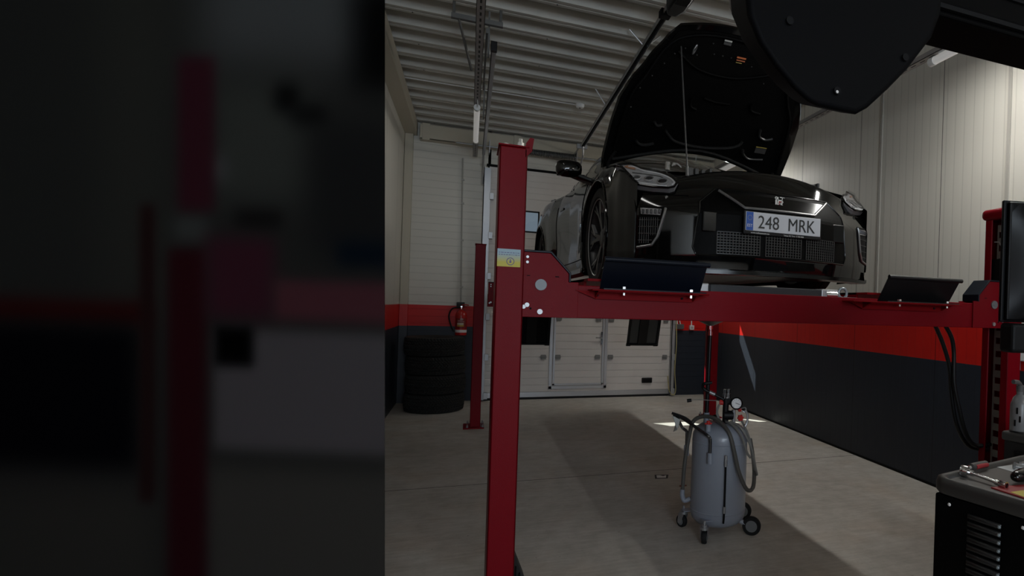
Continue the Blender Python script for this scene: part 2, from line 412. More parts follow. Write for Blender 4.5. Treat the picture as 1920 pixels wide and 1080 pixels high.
# horizontal door track under the ceiling, left side
tr = thing('ceiling_door_track', 'thin galvanised door track under the ceiling, left of the hood', 'door track', (.12, 7, 3.6))
m = MB(); m.box((.105, 5.2, 3.60), (.111, 8.95, 3.66)); m.box((.105, 5.2, 3.655), (.145, 8.95, 3.66)); m.box((.105, 5.2, 3.60), (.145, 8.95, 3.605))
arc = [(.125, 8.95 + .38 * math.sin(t), 3.25 + .38 * math.cos(t)) for t in [i * PI / 2 / 8 for i in range(9)]]
m.tube([(a[0], a[1], a[2] + .0) for a in arc], .016, n=6, curve=False)
build('rail', m, STEEL, tr, world=True)
m = MB(); m.box((.10, 5.17, 3.59), (.15, 5.22, 3.67)); build('end_stop', m, BLACK, tr, world=True, bevel=.004)
m = MB()
for yv in (5.5, 7.4): m.box((.08, yv, 3.66), (.095, yv + .03, 4.06))
m.box((.06, 5.3, 3.78), (.078, 6.75, 3.82)); build('hanger', m, mat('slotted_steel', (.16, .16, .155), .5, .5), tr, world=True)
# slotted bracket on the ceiling
br = thing('ceiling_bracket', 'slotted steel channel bracket braced to the ceiling beside the left cable tray', 'bracket', (0, 5.46, 4.0))
m = MB(); m.box((-.22, 5.44, 3.92), (.2, 5.48, 3.96)); build('channel', m, mat('slotted_steel', (.16, .16, .155), .5, .5), br, world=True)
for a, b in (((-.16, 5.46, 3.93), (-.05, 6.0, 3.7)), ((-.2, 5.46, 3.95), (-.2, 5.46, 4.16)), ((.18, 5.46, 3.95), (.18, 5.46, 4.16))):
    m = MB(); m.cyl(a, b, .013, n=6); build('brace', m, mat('slotted_steel', (.16, .16, .155), .5, .5), br, world=True)
# door operator: rail with belt and motor head
op = thing('door_opener', 'black garage door opener motor on its long diagonal ceiling rail', 'door opener', (1.455, 4.6, 3.9))
def oz(yv): return 3.95 - (yv - 4.74) * .0425
m = MB()
for dx in (-.028, .022):
    m.prism([(1.455 + dx, 4.5, oz(4.5)), (1.461 + dx, 4.5, oz(4.5)), (1.461 + dx, 8.6, oz(8.6)), (1.455 + dx, 8.6, oz(8.6))], (0, 0, .035))
m.prism([(1.427, 4.5, oz(4.5) + .03), (1.483, 4.5, oz(4.5) + .03), (1.483, 8.6, oz(8.6) + .03), (1.427, 8.6, oz(8.6) + .03)], (0, 0, .005))
build('rail', m, STEEL, op, world=True)
m = MB(); m.prism([(1.447, 4.5, oz(4.5) + .008), (1.463, 4.5, oz(4.5) + .008), (1.463, 8.6, oz(8.6) + .008), (1.447, 8.6, oz(8.6) + .008)], (0, 0, .015)); build('belt', m, BLKM, op, world=True)
m = MB(); m.box((1.41, 4.66, oz(4.7) - .01), (1.50, 4.74, oz(4.7) + .05)); build('clamp', m, BLKM, op, world=True, bevel=.005)
m = MB(); m.prism([(1.37, 3.95, 3.86), (1.54, 3.95, 3.86), (1.54, 4.40, 3.86), (1.50, 4.52, 3.86), (1.41, 4.52, 3.86), (1.37, 4.40, 3.86)], (0, 0, .13)); mo = build('motor_housing', m, BLACK, op, world=True, bevel=.03, seg=3, sm=True)
m = MB(); m.box((1.40, 4.02, 3.852), (1.51, 4.30, 3.868)); build('lamp_cover', m, mat('smoked_cover', (.02, .02, .02), .15), mo, world=True, bevel=.004)
for yv in (5.3, 6.9):
    for xa, xb in ((1.44, 1.30), (1.47, 1.6)):
        m = MB(); m.cyl((xa, yv, oz(yv) + .02), (xb, yv, 4.07), .008, n=6); build('hanger', m, STEEL, op, world=True)
m = MB(); m.cyl((1.455, 4.2, 3.98), (1.455, 4.2, 4.07), .02, n=8); build('hanger', m, STEEL, op, world=True)
m = MB(); m.box((1.38, 8.55, oz(8.6) - .01), (1.53, 8.6, oz(8.6) + .05)); m.box((1.45, 8.57, oz(8.6) + .05), (1.46, 9.27, oz(8.6) + .08)); build('end_bracket', m, STEEL, op, world=True)
m = MB(); m.tube([(1.46, 8.5, oz(8.5)), (1.47, 8.62, 3.62), (1.48, 9.3, 3.50)], .014, n=8); build('door_arm', m, STEEL, op, world=True)

# cable trays carrying the tube lamps
LAMPW = 24.0
for (xc, zt_, nm, lb) in ((.012, 3.62, 'cable_tray', 'perforated steel lamp tray under the ceiling, left of the car'), (3.25, 3.50, 'cable_tray', 'perforated steel lamp tray under the ceiling by the right wall')):
    t = thing(nm, lb, 'cable tray', (xc, 3, zt_)); 
    m = MB(); m.box((xc - .032, -4.5, zt_), (xc + .032, YB - .2, zt_ + .004)); m.box((xc - .032, -4.5, zt_), (xc - .028, YB - .2, zt_ + .04)); m.box((xc + .028, -4.5, zt_), (xc + .032, YB - .2, zt_ + .04)); build('tray', m, PERF, t, world=True)
    for yv in (-4, -1, 2, 5.46, 8.6):
        m = MB(); m.cyl((xc, yv, zt_), (xc, yv, 4.16), .006, n=6); build('hanger_rod', m, STEEL, t, world=True)
LED = mat('led_diffuser', (.9, .9, .9), .4, emit=(1.0, .97, .93), estr=1.0)
LEDB = MATS['led_diffuser'].node_tree.nodes['Principled BSDF']
def lamp(xc, y0, label):
    dz = 0.0 if xc < 1 else -.12
    watt = LAMPW * (.14 if xc < 1 else 1.0)
    t = thing('tube_lamp', label, 'lamp', (xc, y0 + .72, 3.54 + dz), group=None)
    m = MB(); m.cyl((xc, y0 + .05, 3.578 + dz), (xc, y0 + 1.40, 3.578 + dz), .031, n=16); build('diffuser', m, LED, t, world=True, sm=True)
    for ya in (y0, y0 + 1.40):
        m = MB(); m.cyl((xc, ya, 3.578 + dz), (xc, ya + .05, 3.578 + dz), .034, n=16); build('end_cap', m, WHITE, t, world=True, sm=True)
    m = MB(); m.box((xc - .02, y0 + .1, 3.606 + dz), (xc + .02, y0 + 1.35, 3.621 + dz)); build('housing', m, WHITE, t, world=True)
    for k in (-1, 1):
        ld = D.lights.new('tube_light', 'AREA'); ld.shape = 'RECTANGLE'; ld.size = .045; ld.size_y = 1.34; ld.energy = watt * (.5 if xc < 1 else .58 if k < 0 else .50); ld.color = (1.0, .985, .94)
        lo = D.objects.new('tube_light', ld); COL.objects.link(lo); lo.parent = t; lo.location = (k * .012, .005, .003); lo.rotation_euler = (0, -k * R(34 if k * (1.7 - xc) > 0 else 22), 0)
    m = MB(); m.tube([(xc, y0 + .01, 3.578 + dz), (xc + .005, y0 - .06, 3.59 + dz), (xc, y0 - .12, 3.625 + dz)], .006, n=6); build('cord', m, WHITE, t, world=True)
for xc, side, w in ((.012, 'left', 'on the left tray'), (3.25, 'right', 'on the right tray')):
    lamp(xc, 6.72, 'lit tube lamp %s, %s' % (w, 'near the back wall left of the hood' if side == 'left' else 'far end hidden behind the raised hood'))
    lamp(xc, 2.15 if xc < 1 else 2.09, 'lit tube lamp %s, %s' % (w, 'seen between boom and wall' if side == 'right' else 'above the nearest red post out of frame'))
    lamp(xc, -2.6, 'lit tube lamp %s, behind the camera' % w)

# small things on the ceiling and walls
t = thing('smoke_detector', 'small round white smoke detector on the ceiling', 'smoke detector', (1.235, 7.53, 4.06))
m = MB(); m.lathe([(.055, 0), (.055, -.02), (.045, -.04), (.02, -.045)], (1.235, 7.53, 4.06)); build('body', m, WHITE, t, world=True, sm=True)
m = MB(); m.cyl((1.235, 7.53, 4.012), (1.235, 7.53, 4.018), .012, n=10); build('sensor', m, BLACK, t, world=True)
m = MB(); m.cyl((-.905, 7.56, 4.058), (1.2, 7.56, 4.058), .006, n=6); tag(build('ceiling_cable', m, WHITE), 'thin white cable along a ceiling rib to the smoke detector', 'cable')
t = thing('socket_conduit', 'vertical grey conduit down the back wall to a black socket box', 'conduit', (-.13, YB - .02, 1.4))
m = MB(); m.tube([(-.155, YB - .02, 3.62), (-.14, YB - .02, 2.6), (-.118, YB - .02, 1.48)], .011, n=8); build('pipe', m, mat('conduit_grey', (.38, .37, .34), .5), t, world=True, sm=True)
for z in (3.3, 2.95, 2.4, 1.7):
    m = MB(); m.box((-.165 + .02 * (3.3 - z), YB - .035, z - .012), (-.125 + .02 * (3.3 - z), YB, z + .012)); build('clip', m, mat('conduit_grey', (.38, .37, .34), .5), t, world=True)
m = MB(); m.box((-.175, YB - .07, 1.40), (-.065, YB, 1.475)); b_ = build('socket_box', m, BLACK, t, world=True, bevel=.006, label='black double socket box')
m = MB(); m.box((-.17, YB - .074, 1.452), (-.125, YB - .06, 1.468)); m.box((-.115, YB - .074, 1.452), (-.07, YB - .06, 1.468)); build('socket_lid', m, mat('socket_grey', (.03, .03, .03), .5), b_, world=True)
t = thing('triple_socket', 'grey socket block with three conduits on the red band beside the garage door', 'socket', (3.31, YB - .02, 1.15))
m = MB(); m.box((3.20, YB - .07, 1.135), (3.42, YB, 1.22)); build('socket_box', m, mat('socket_mid', (.10, .10, .10), .5), t, world=True, bevel=.006)
for a, b in ((3.25, 3.29), (3.31, 3.31), (3.37, 3.33)):
    m = MB(); m.tube([(a, YB - .02, 1.21), (b, YB - .02, 1.40), (b + .01, YB - .02, 1.8)], .010, n=8); build('conduit', m, WHITE, t, world=True, sm=True)
t = thing('wall_switch', 'small white switch box hanging on a single conduit on the red band', 'switch', (3.57, YB - .02, 1.12))
m = MB(); m.box((3.53, YB - .06, 1.125), (3.61, YB, 1.205)); b_ = build('switch_box', m, WHITE, t, world=True, bevel=.006)
m = MB(); m.box((3.55, YB - .064, 1.145), (3.59, YB - .058, 1.185)); build('rocker', m, mat('light_grey', (.4, .4, .4), .5), b_, world=True, bevel=.002)
m = MB(); m.cyl((3.57, YB - .02, 1.20), (3.57, YB - .02, 1.9), .010, n=8); build('conduit', m, WHITE, t, world=True, sm=True)

# fire extinguisher on the back wall
t = thing('fire_extinguisher', 'red fire extinguisher hung on the back wall beside the tyre stack', 'fire extinguisher', (-.105, YB - .11, .99))
cx, cy = -.105, YB - .105
m = MB(); m.lathe([(.06, .985), (.078, .99), (.08, 1.02), (.08, 1.27), (.074, 1.31), (.05, 1.345), (.028, 1.36), (.025, 1.375)], (cx, cy, 0), n=28); build('cylinder', m, mat('extinguisher_red', (.42, .012, .010), .3), t, world=True, sm=True)
m = MB(); m.lathe([(.081, 1.03), (.081, 1.07)], (cx, cy, 0), n=28, caps=False); build('label_band', m, WHITE, t, world=True, sm=True, label='white band at the foot')
m = MB(); rows = []
for z in (1.09, 1.24): rows.append([(cx + .0815 * math.cos(a), cy + .0815 * math.sin(a), z) for a in [R(-150 + i * 10) for i in range(13)]])
m.grid(rows); build('label_sheet', m, mat('label_dark_red', (.20, .015, .012), .5), t, world=True, sm=True)
for z0, z1, a0, a1, c, nm in ((1.12, 1.137, -130, -62, (.55, .40, .05), 'yellow_strip'), (1.142, 1.17, -128, -64, (.62, .55, .42), 'print_strip'), (1.185, 1.19, -125, -60, (.6, .5, .5), 'print_strip'), (1.205, 1.21, -125, -72, (.6, .5, .5), 'print_strip'), (1.222, 1.232, -100, -70, (.7, .7, .7), 'print_strip')):
    m = MB(); m.grid([[(cx + .082 * math.cos(a), cy + .082 * math.sin(a), z) for a in [R(lerp(a0, a1, i / 8)) for i in range(9)]] for z in (z0, z1)])
    build(nm, m, mat('ext_' + nm + str(z0), c, .5), t, world=True, sm=True)
m = MB(); m.cyl((cx, cy, 1.37), (cx, cy, 1.41), .02); m.box((cx - .012, cy - .05, 1.405), (cx + .012, cy + .03, 1.418)); build('valve', m, CHROME, t, world=True)
m = MB(); m.tube([(cx + .0, cy - .0, 1.43), (cx + .05, cy - .02, 1.44), (cx + .10, cy - .03, 1.435)], .007, n=6); m.tube([(cx, cy, 1.41), (cx + .05, cy - .02, 1.415), (cx + .08, cy - .03, 1.41)], .006, n=6); build('handle', m, mat('extinguisher_red', (.42, .012, .010), .3), t, world=True)
m = MB(); m.tube([(cx - .02, cy - .02, 1.395), (cx - .12, cy - .04, 1.38), (cx - .165, cy - .05, 1.28), (cx - .14, cy - .06, 1.15), (cx - .09, cy - .07, 1.05)], .011, n=8); build('hose', m, BLACK, t, world=True, sm=True)
m = MB(); m.box((cx - .02, YB - .03, 1.3), (cx + .02, YB, 1.38)); build('wall_hook', m, BLACK, t, world=True)

# ---------------------------------------------------------------- stack of four winter tyres
def tyre_mesh():
    bm = bmesh.new(); N = 300; half = .125
    sec = [(.235, -.095), (.245, -.108), (.29, -.122), (.34, -.121), (.368, -.110)]
    tr_ = [(.382, -.094 + .188 * k / 26) for k in range(27)]
    full = sec + tr_ + [(r, -w) for r, w in sec[::-1]]
    rings = []
    for i in range(N):
        a = 2 * PI * i / N; ring = []
        for j, (r, w) in enumerate(full):
            if 5 <= j < 5 + 27:
                u = w / .094
                r -= .010 * u * u
                ph = (i / N * 60 + abs(u) * 2.2) % 1.0
                ph2 = (i / N * 120 + u * 1.3) % 1.0
                groove = ph < .26 or abs(abs(u) - .30) < .045 or abs(abs(u) - .66) < .04 or (abs(u) < .66 and ph2 < .10)
                if groove: r -= .009
            elif j in (4, len(full) - 5):
                if (i / N * 60 + 2.4) % 1.0 < .3: r -= .006
            ring.append(bm.verts.new((r * math.cos(a), r * math.sin(a), w)))
        rings.append(ring)
    for i in range(N):
        a, b = rings[i], rings[(i + 1) % N]
        for j in range(len(full) - 1): bm.faces.new((a[j], b[j], b[j + 1], a[j + 1]))
    bmesh.ops.recalc_face_normals(bm, faces=bm.faces)
    me = D.meshes.new('winter_tyre'); bm.to_mesh(me); bm.free(); me.materials.append(mat('tyre_rubber', (.022, .0215, .020), .75, 0, .3, bump=.3, bscale=120))
    return me
tm = tyre_mesh()
offs = ((.0, .0, .3), (.012, -.01, 1.2), (.006, .008, 2.2), (-.014, .0, 4.0))
names = ('lowest winter tyre of the stack, standing on the floor in the left corner', 'second winter tyre from the floor in the left corner stack', 'third winter tyre from the floor, just under the topmost one', 'topmost winter tyre of the stack in the left corner')
for k, (dx, dy, rz) in enumerate(offs):
    o = link('winter_tyre', tm); o.location = (-.405 + dx, 8.72 + dy, .125 + k * .25 + (.0 if k == 0 else .0)); o.rotation_euler = (0, 0, rz)
    o.scale = (1, 1, 1.02)
    tag(o, names[k], 'tyre', 'stacked winter tyres')

# ================================================================ four post lift
lift = thing('four_post_lift', 'red four post car lift raised with the black car on it', 'car lift', (1.66, 5.0, 0))
def post(x, y, inner, front, label):
    """C section post; inner is +1 when the slot faces +x"""
    s = inner; W_, L_ = .115, .20; H = 2.17; t = .012
    p = sub('post', (x - 1.66, y - 5.0, 0), lift); p['label'] = label
    m = MB()
    xo = -s * W_ / 2  # outer face
    def bx(x0, x1, y0, y1, z0, z1): m.box((min(x0, x1), y0, z0), (max(x0, x1), y1, z1))
    bx(xo, xo + s * t, -L_ / 2, L_ / 2, .012, H)
    bx(xo, -xo, -L_ / 2, -L_ / 2 + t, .012, H); bx(xo, -xo, L_ / 2 - t, L_ / 2, .012, H)
    bx(-xo - s * t, -xo, -L_ / 2, -L_ / 2 + .052, .012, H); bx(-xo - s * t, -xo, L_ / 2 - .052, L_ / 2, .012, H)
    build('column', m, REDP, p, bevel=.006, seg=3, sm=True)
    m = MB(); m.box((-W_ / 2 - .006, -L_ / 2 - .006, H), (W_ / 2 + .006, L_ / 2 + .006, H + .008)); build('top_plate', m, REDP, p, bevel=.003)
    m = MB(); m.box((-.13 if s > 0 else -.10, -.15, 0), (.10 if s > 0 else .13, .15, .014)); build('base_plate', m, REDP, p, bevel=.003)
    m = MB()
    for bxx in (-.085, .085):
        for byy in (-.125, .125): m.cyl((bxx, byy, .014), (bxx, byy, .034), .013, n=6); m.cyl((bxx, byy, .03), (bxx, byy, .05), .007, n=8)
    build('anchor_bolt', m, STEEL, p)
    # locking ladder inside the slot
    m = MB(); xi = -s * (W_ / 2 - .03) + s * .035
    for k in range(24):
        z = .10 + k * .085
        m.box((xi - .003, -.035, z), (xi + .003, .035, z + .045))
    m.box((xi - .003, -.045, .05), (xi + .003, -.033, 2.1)); m.box((xi - .003, .033, .05), (xi + .003, .045, 2.1))
    build('locking_ladder', m, mat('ladder_zinc', (.34, .33, .31), .5, .4), p)
    return p
pFL = post(.158, 2.735, 1, True, 'nearest left post of the lift'); pFR = post(3.16, 2.735, -1, True, 'right post beside the monitor')
pRL = post(.105, 7.45, 1, False, 'far left post'); pRR = post(3.14, 7.45, -1, False, 'far right post')
# hardware on top of the nearest left post
m = MB(); m.cyl((.03, -.04, 2.178), (.03, -.04, 2.186), .018, n=16); m.cyl((.03, -.04, 2.186), (.03, -.04, 2.205), .015, n=6); m.cyl((.03, -.04, 2.2), (.03, -.04, 2.222), .009, n=10)
build('cable_nut', m, CHROME, pFL, sm=True)
m = MB(); m.prism([(.048, -.10, 2.13), (.075, -.10, 2.16), (.082, -.10, 2.215), (.066, -.10, 2.218), (.048, -.10, 2.19)], (0, .012, 0)); build('eye_bracket', m, REDP, pFL)
m = MB(); m.lathe([(.016, 2.178), (.014, 2.19), (.004, 2.194)], (-.03, -.05, 0)); build('plug', m, WHITE, pFL, sm=True)
# warning sticker
st = MB(); st.box((-.054, -.1022, 1.652), (.041, -.1004, 1.728))
m = D.materials.new('warning_sticker'); m.use_nodes = True; nt = m.node_tree; bb = nt.nodes['Principled BSDF']
tcn = nt.nodes.new('ShaderNodeTexCoord'); spn = nt.nodes.new('ShaderNodeSeparateXYZ'); mr = nt.nodes.new('ShaderNodeMapRange'); rp = nt.nodes.new('ShaderNodeValToRGB')
nt.links.new(tcn.outputs['Object'], spn.inputs[0]); nt.links.new(spn.outputs['Z'], mr.inputs[0]); mr.inputs[1].default_value = 1.652; mr.inputs[2].default_value = 1.728
nt.links.new(mr.outputs[0], rp.inputs[0]); nt.links.new(rp.outputs[0], bb.inputs['Base Color'])
rp.color_ramp.elements[0].color = (.62, .52, .05, 1); rp.color_ramp.elements[0].position = .25; rp.color_ramp.elements[1].color = (.36, .50, .58, 1); rp.color_ramp.elements[1].position = .75
MATS['warning_sticker'] = m
stk = build('warning_sticker', st, m, pFL, label='yellow and blue warning sticker')
INK = mat('ink_violet', (.10, .07, .22), .5)
m = MB(); c = V(.0, -.1026, 1.675)
rows = []
for rr in (.0135, .0165): rows.append([(c.x + rr * math.cos(a), c.y, c.z + rr * math.sin(a)) for a in [2 * PI * i / 28 for i in range(28)]])
m.grid(rows, wrap=True)
m.box((c.x - .004, c.y, c.z - .006), (c.x + .004, c.y + .0004, c.z + .002)); m.cyl((c.x, c.y, c.z + .006), (c.x, c.y + .0004, c.z + .006), .003, n=10)
build('pictogram', m, INK, stk)
m = MB(); random.seed(3)
for row in range(2):
    x = -.048
    while x < .032: w = random.uniform(.004, .011); m.box((x, -.1026, 1.702 + row * .009), (x + w, -.1022, 1.7045 + row * .009)); x += w + .003
build('print', m, INK, stk)
# red round cap of the right post
m = MB(); m.box((-.085, -.12, 2.13), (.06, .12, 2.20)); build('post_cap', m, REDP, pFR, bevel=.03, seg=4, sm=True)
m = MB(); m.box((-.03, -.085, 1.70), (.045, .08, 1.88)); build('carriage_block', m, BLACK, pFR, bevel=.004)
m = MB(); m.tube([(-.02, -.01, 1.88), (-.018, -.0, 1.94), (-.02, .02, 1.985), (-.03, .05, 1.99)], .004, n=6); build('cable_end', m, STEEL, pFR)

# cross beams with end plates
def cross_beam(y0, y1, label):
    b = sub('cross_beam', (0, 0, 0), lift); b['label'] = label
    m = MB(); m.box((.20, y0, 1.437), (3.10, y1, 1.588)); build('beam_body', m, REDP, b, world=True, bevel=.004)
    for s in (0, 1):
        def mx(x): return x if s == 0 else 3.318 - x
        outl = [(mx(.205), 1.437), (mx(.46), 1.437), (mx(.46), 1.60), (mx(.415), 1.60), (mx(.415), 1.637), (mx(.332), 1.725), (mx(.205), 1.725)]
        for yy_ in (y0 - .010, y1):
            m = MB(); m.prism([(x, yy_, z) for x, z in outl], (0, .010, 0)); build('end_plate', m, REDP, b, world=True, bevel=.002)
        # black edging strip folded over the top of the end plates
        path = [(mx(.205), 1.725), (mx(.332), 1.725), (mx(.415), 1.637), (mx(.415), 1.598)]
        m = MB(); off = .010
        outer = [(mx(.205), 1.725 + off), (mx(.336), 1.725 + off), (mx(.415 + off), 1.641), (mx(.415 + off), 1.598)]
        m.prism([(x, y0 - .014, z) for x, z in path + outer[::-1]], (0, y1 - y0 + .028, 0)); build('edge_cover', m, NAVYP, b, world=True, bevel=.003)
        m = MB(); m.cyl((mx(.293), y0 - .018, 1.582), (mx(.293), y0 - .008, 1.582), .025, n=28); m.cyl((mx(.293), y0 - .020, 1.582), (mx(.293), y0 - .016, 1.582), .010, n=6); build('axle_pin', m, mat('pin_zinc', (.20, .21, .22), .5, .5), b, world=True, sm=True)
        m = MB()
        for x, z, r in ((.232, 1.703, .006), (.232, 1.680, .006), (.222, 1.482, .009), (.236, 1.491, .010), (.292, 1.462, .012)): m.cyl((mx(x), y0 - .018, z), (mx(x), y0 - .008, z), r, n=12)
        build('bolt', m, STEEL, b, world=True, sm=True)
        m = MB(); m.cyl((mx(.252), y0 - .012, 1.475), (mx(.252), y0 - .009, 1.475), .005, n=8); m.box((min(mx(.232), mx(.246)), y0 - .012, 1.619), (max(mx(.232), mx(.246)), y0 - .0095, 1.622)); m.box((min(mx(.355), mx(.372)), y0 - .012, 1.619), (max(mx(.355), mx(.372)), y0 - .0095, 1.623)); build('slot', m, BLKM, b, world=True)
    return b
cross_beam(2.69, 2.79, 'front cross beam'); cross_beam(7.40, 7.50, 'rear cross beam')
RWZ = 1.622
FL_ = mat('red_runway_paint', (.20, .004, .007), .5, 0, .06)
for s, (x0, x1) in enumerate(((.505, 1.07), (2.08, 2.66))):
    rw = sub('runway', (0, 0, 0), lift); rw['label'] = ('left' if s == 0 else 'right') + ' runway under the wheels'
    m = MB(); m.box((x0, 2.70, RWZ - .012), (x1, 7.75, RWZ)); m.box((x0, 2.80, 1.592), (x0 + .012, 7.39, RWZ)); m.box((x1 - .012, 2.80, 1.592), (x1, 7.39, RWZ)); build('deck', m, FL_, rw, world=True)
    xa, xb = (x0, x1 - .0) if s == 0 else (1.905, 2.675)
    m = MB(); m.box((xa, 2.585, 1.564), (xb, 2.70, 1.571)); build('end_shelf', m, FL_, rw, world=True, bevel=.002)
    # angled bracket under the shelf, against the beam face
    xc, xd = (x0 + .03, x1 - .05) if s == 0 else (2.03, 2.60)
    m = MB(); m.box((xc, 2.672, 1.528), (xd, 2.679, 1.566)); m.box((xc, 2.60, 1.56), (xd, 2.679, 1.5645))
    for xg in (xc, xd - .006): m.prism([(xg, 2.675, 1.53), (xg, 2.675, 1.565), (xg, 2.595, 1.565)], (.006, 0, 0))
    for sgn, xg in ((-1, xc), (1, xd)): m.prism([(xg, 2.672, 1.565), (xg, 2.672, 1.53), (xg + sgn * .09, 2.672, 1.565)], (0, .006, 0))
    build('bracket', m, FL_, rw, world=True)
    m = MB()
    for xg in (xc + .01, xd - .06): m.cyl((xg, 2.666, 1.545), (xg, 2.674, 1.545), .006, n=10)
    build('hole', m, BLKM, rw, world=True)
    # wheel stop flap, leaning forward with a folded lip on top
    fa, fb = (x0 + .055, x1 - .01) if s == 0 else (2.145, 2.66)
    m = MB()
    m.prism([(fa, 2.690, 1.571), (fa, 2.697, 1.571), (fa, 2.602, 1.712), (fa, 2.595, 1.712)], (fb - fa, 0, 0))
    m.prism([(fa, 2.60, 1.571), (fa, 2.697, 1.571), (fa, 2.697, 1.577), (fa, 2.60, 1.577)], (fb - fa, 0, 0))
    fl = build('wheel_stop', m, NAVYP if s == 0 else mat('black_flap_paint', (.004, .004, .005), .4), rw, world=True, label='dark folded steel wheel stop')
    m = MB(); m.cyl((fa, 2.597, 1.709), (fb + .012, 2.597, 1.709), .012, n=14); build('rolled_lip', m, NAVYP if s == 0 else mat('black_flap_paint', (.004, .004, .005), .4), fl, world=True, sm=True)
    for xg in (fa + .10, fb - .07):
        m = MB(); m.cyl((xg, 2.625, 1.577), (xg, 2.625, 1.588), .012, n=6); m.cyl((xg, 2.625, 1.548), (xg, 2.625, 1.564), .008, n=6); build('bolt', m, CHROME, rw, world=True)
    # folded down drive-on ramp at the rear end
    ra, rb = (.55, 1.01) if s == 0 else (2.07, 2.53)
    p0, p1 = V(0, 7.80, 1.60), V(0, 8.02, .955); n_ = V(0, (p1 - p0).z, -(p1 - p0).y).normalized()
    m = MB()
    def rpt(x, u, o): q = p0.lerp(p1, u) + n_ * o; return (x, q.y, q.z)
    for xs_, xe in ((ra, ra + .035), (rb - .035, rb), ((ra + rb) / 2 - .075, (ra + rb) / 2 + .055)): m.prism([rpt(xs_, 0, 0), rpt(xs_, 1, 0), rpt(xs_, 1, .03), rpt(xs_, 0, .03)], (xe - xs_, 0, 0))
    m.prism([rpt(ra, .97, -.01), rpt(ra, 1, -.01), rpt(ra, 1, .04), rpt(ra, .97, .04)], (rb - ra, 0, 0))
    rmp = build('drive_on_ramp', m, BLACK, rw, world=True, label='black ramp hanging down at the rear end', bevel=.003)
    m = MB()
    m.prism([rpt(ra, 0, .004), rpt(ra, 1, .004), rpt(ra, 1, .008), rpt(ra, 0, .008)], (rb - ra, 0, 0))
    for k in range(46): m.prism([rpt(ra + .03, .02 + k * .0205, -.002), rpt(ra + .03, .034 + k * .0205, -.002), rpt(ra + .03, .034 + k * .0205, .006)], (rb - ra - .06, 0, 0))
    build('ramp_grate', m, mat('grate', (.05, .055, .055), .45, .3) if s else BLKM, rmp, world=True)
    m = MB()
    for xg in (ra + .03, rb - .03): m.cyl((xg - .03, p1.y, p1.z - .008), (xg + .03, p1.y, p1.z - .008), .014, n=10)
    build('roller', m, BLACK, rmp, world=True, sm=True)
# rolling jack between the runways
jk = thing('jacking_beam', 'dark grey rolling jack beam with bare metal ends between the runways', 'jack', (1.5, 2.82, 1.57))
m = MB(); m.box((1.155, 2.78, 1.560), (1.835, 2.90, 1.628)); build('beam', m, mat('jack_grey', (.018, .021, .026), .45), jk, world=True, bevel=.006)
m = MB(); m.box((1.095, 2.80, 1.585), (1.155, 2.89, 1.632)); build('end_support', m, ALU, jk, world=True, bevel=.006)
m = MB(); m.box((1.835, 2.785, 1.562), (1.945, 2.895, 1.632)); build('end_support', m, ALU, jk, world=True, bevel=.006)
m = MB(); m.cyl((1.855, 2.78, 1.60), (1.925, 2.78, 1.60), .022, n=16); build('roller', m, CHROME, jk, world=True, sm=True)
m = MB()
m.tube([(1.985 + .028 * math.cos(a), 2.80, 1.613 + .028 * math.sin(a)) for a in [2 * PI * i / 14 for i in range(15)]], .008, curve=False); m.box((1.945, 2.79, 1.575), (2.08, 2.82, 1.592)); build('clip', m, mat('bluish_zinc', (.36, .42, .45), .4, .6), jk, world=True)
# hydraulic hoses
for pts in ([(2.718, 2.85, 1.45), (2.80, 2.86, 1.33), (2.874, 2.87, 1.17), (2.90, 2.87, .98), (2.95, 2.87, .80), (3.02, 2.86, .685), (3.09, 2.85, .645), (3.16, 2.80, .65)],
            [(2.79, 2.84, 1.45), (2.85, 2.84, 1.37), (2.885, 2.85, 1.27), (2.885, 2.84, 1.08), (2.93, 2.83, .90), (2.99, 2.83, .75), (3.06, 2.82, .675), (3.16, 2.78, .685)]):
    m = MB(); m.tube(pts, .0135, n=10); build('hydraulic_hose', m, BLACK, lift, world=True, sm=True, label='black hose hanging from the front beam to the right post')

# ================================================================ black coupe on the lift
car = thing('car', 'black sports coupe with its hood open standing on the red lift', 'car', (1.75, 3.12, RWZ), R(1.3))
def plan(x): return .25 * (abs(x) / .84) ** 2.4
def prof_(z):
    y = 0.0
    if z > .44: y += .85 * (z - .44) ** 1.3
    if z < .2: y += .25 * (.2 - z) ** 1.2
    return y
def S(x, z): return plan(x) + prof_(z)
def ztop(x):
    ax = abs(x)
    return .745 - .08 * (ax / .55) ** 2 if ax < .55 else .665 - .065 * (ax - .55) / .29
XF = .845
m = MB(); rows = []
nz = 34
for k in range(nz):
    row = []
    for i in range(91):
        x = -XF + 2 * XF * i / 90; z = lerp(.10, ztop(x), k / (nz - 1)); row.append((x, S(x, z), z))
    rows.append(row)
top = rows[-1]
for dy, dz in ((.012, .010), (.035, .018), (.08, .026), (.14, .034)): rows.append([(x * (1 - .02 * dy), y + dy, z + dz) for x, y, z in top])
m.grid(rows)
bumper = build('front_bumper', m, PAINT, car, sm=True, angle=60)
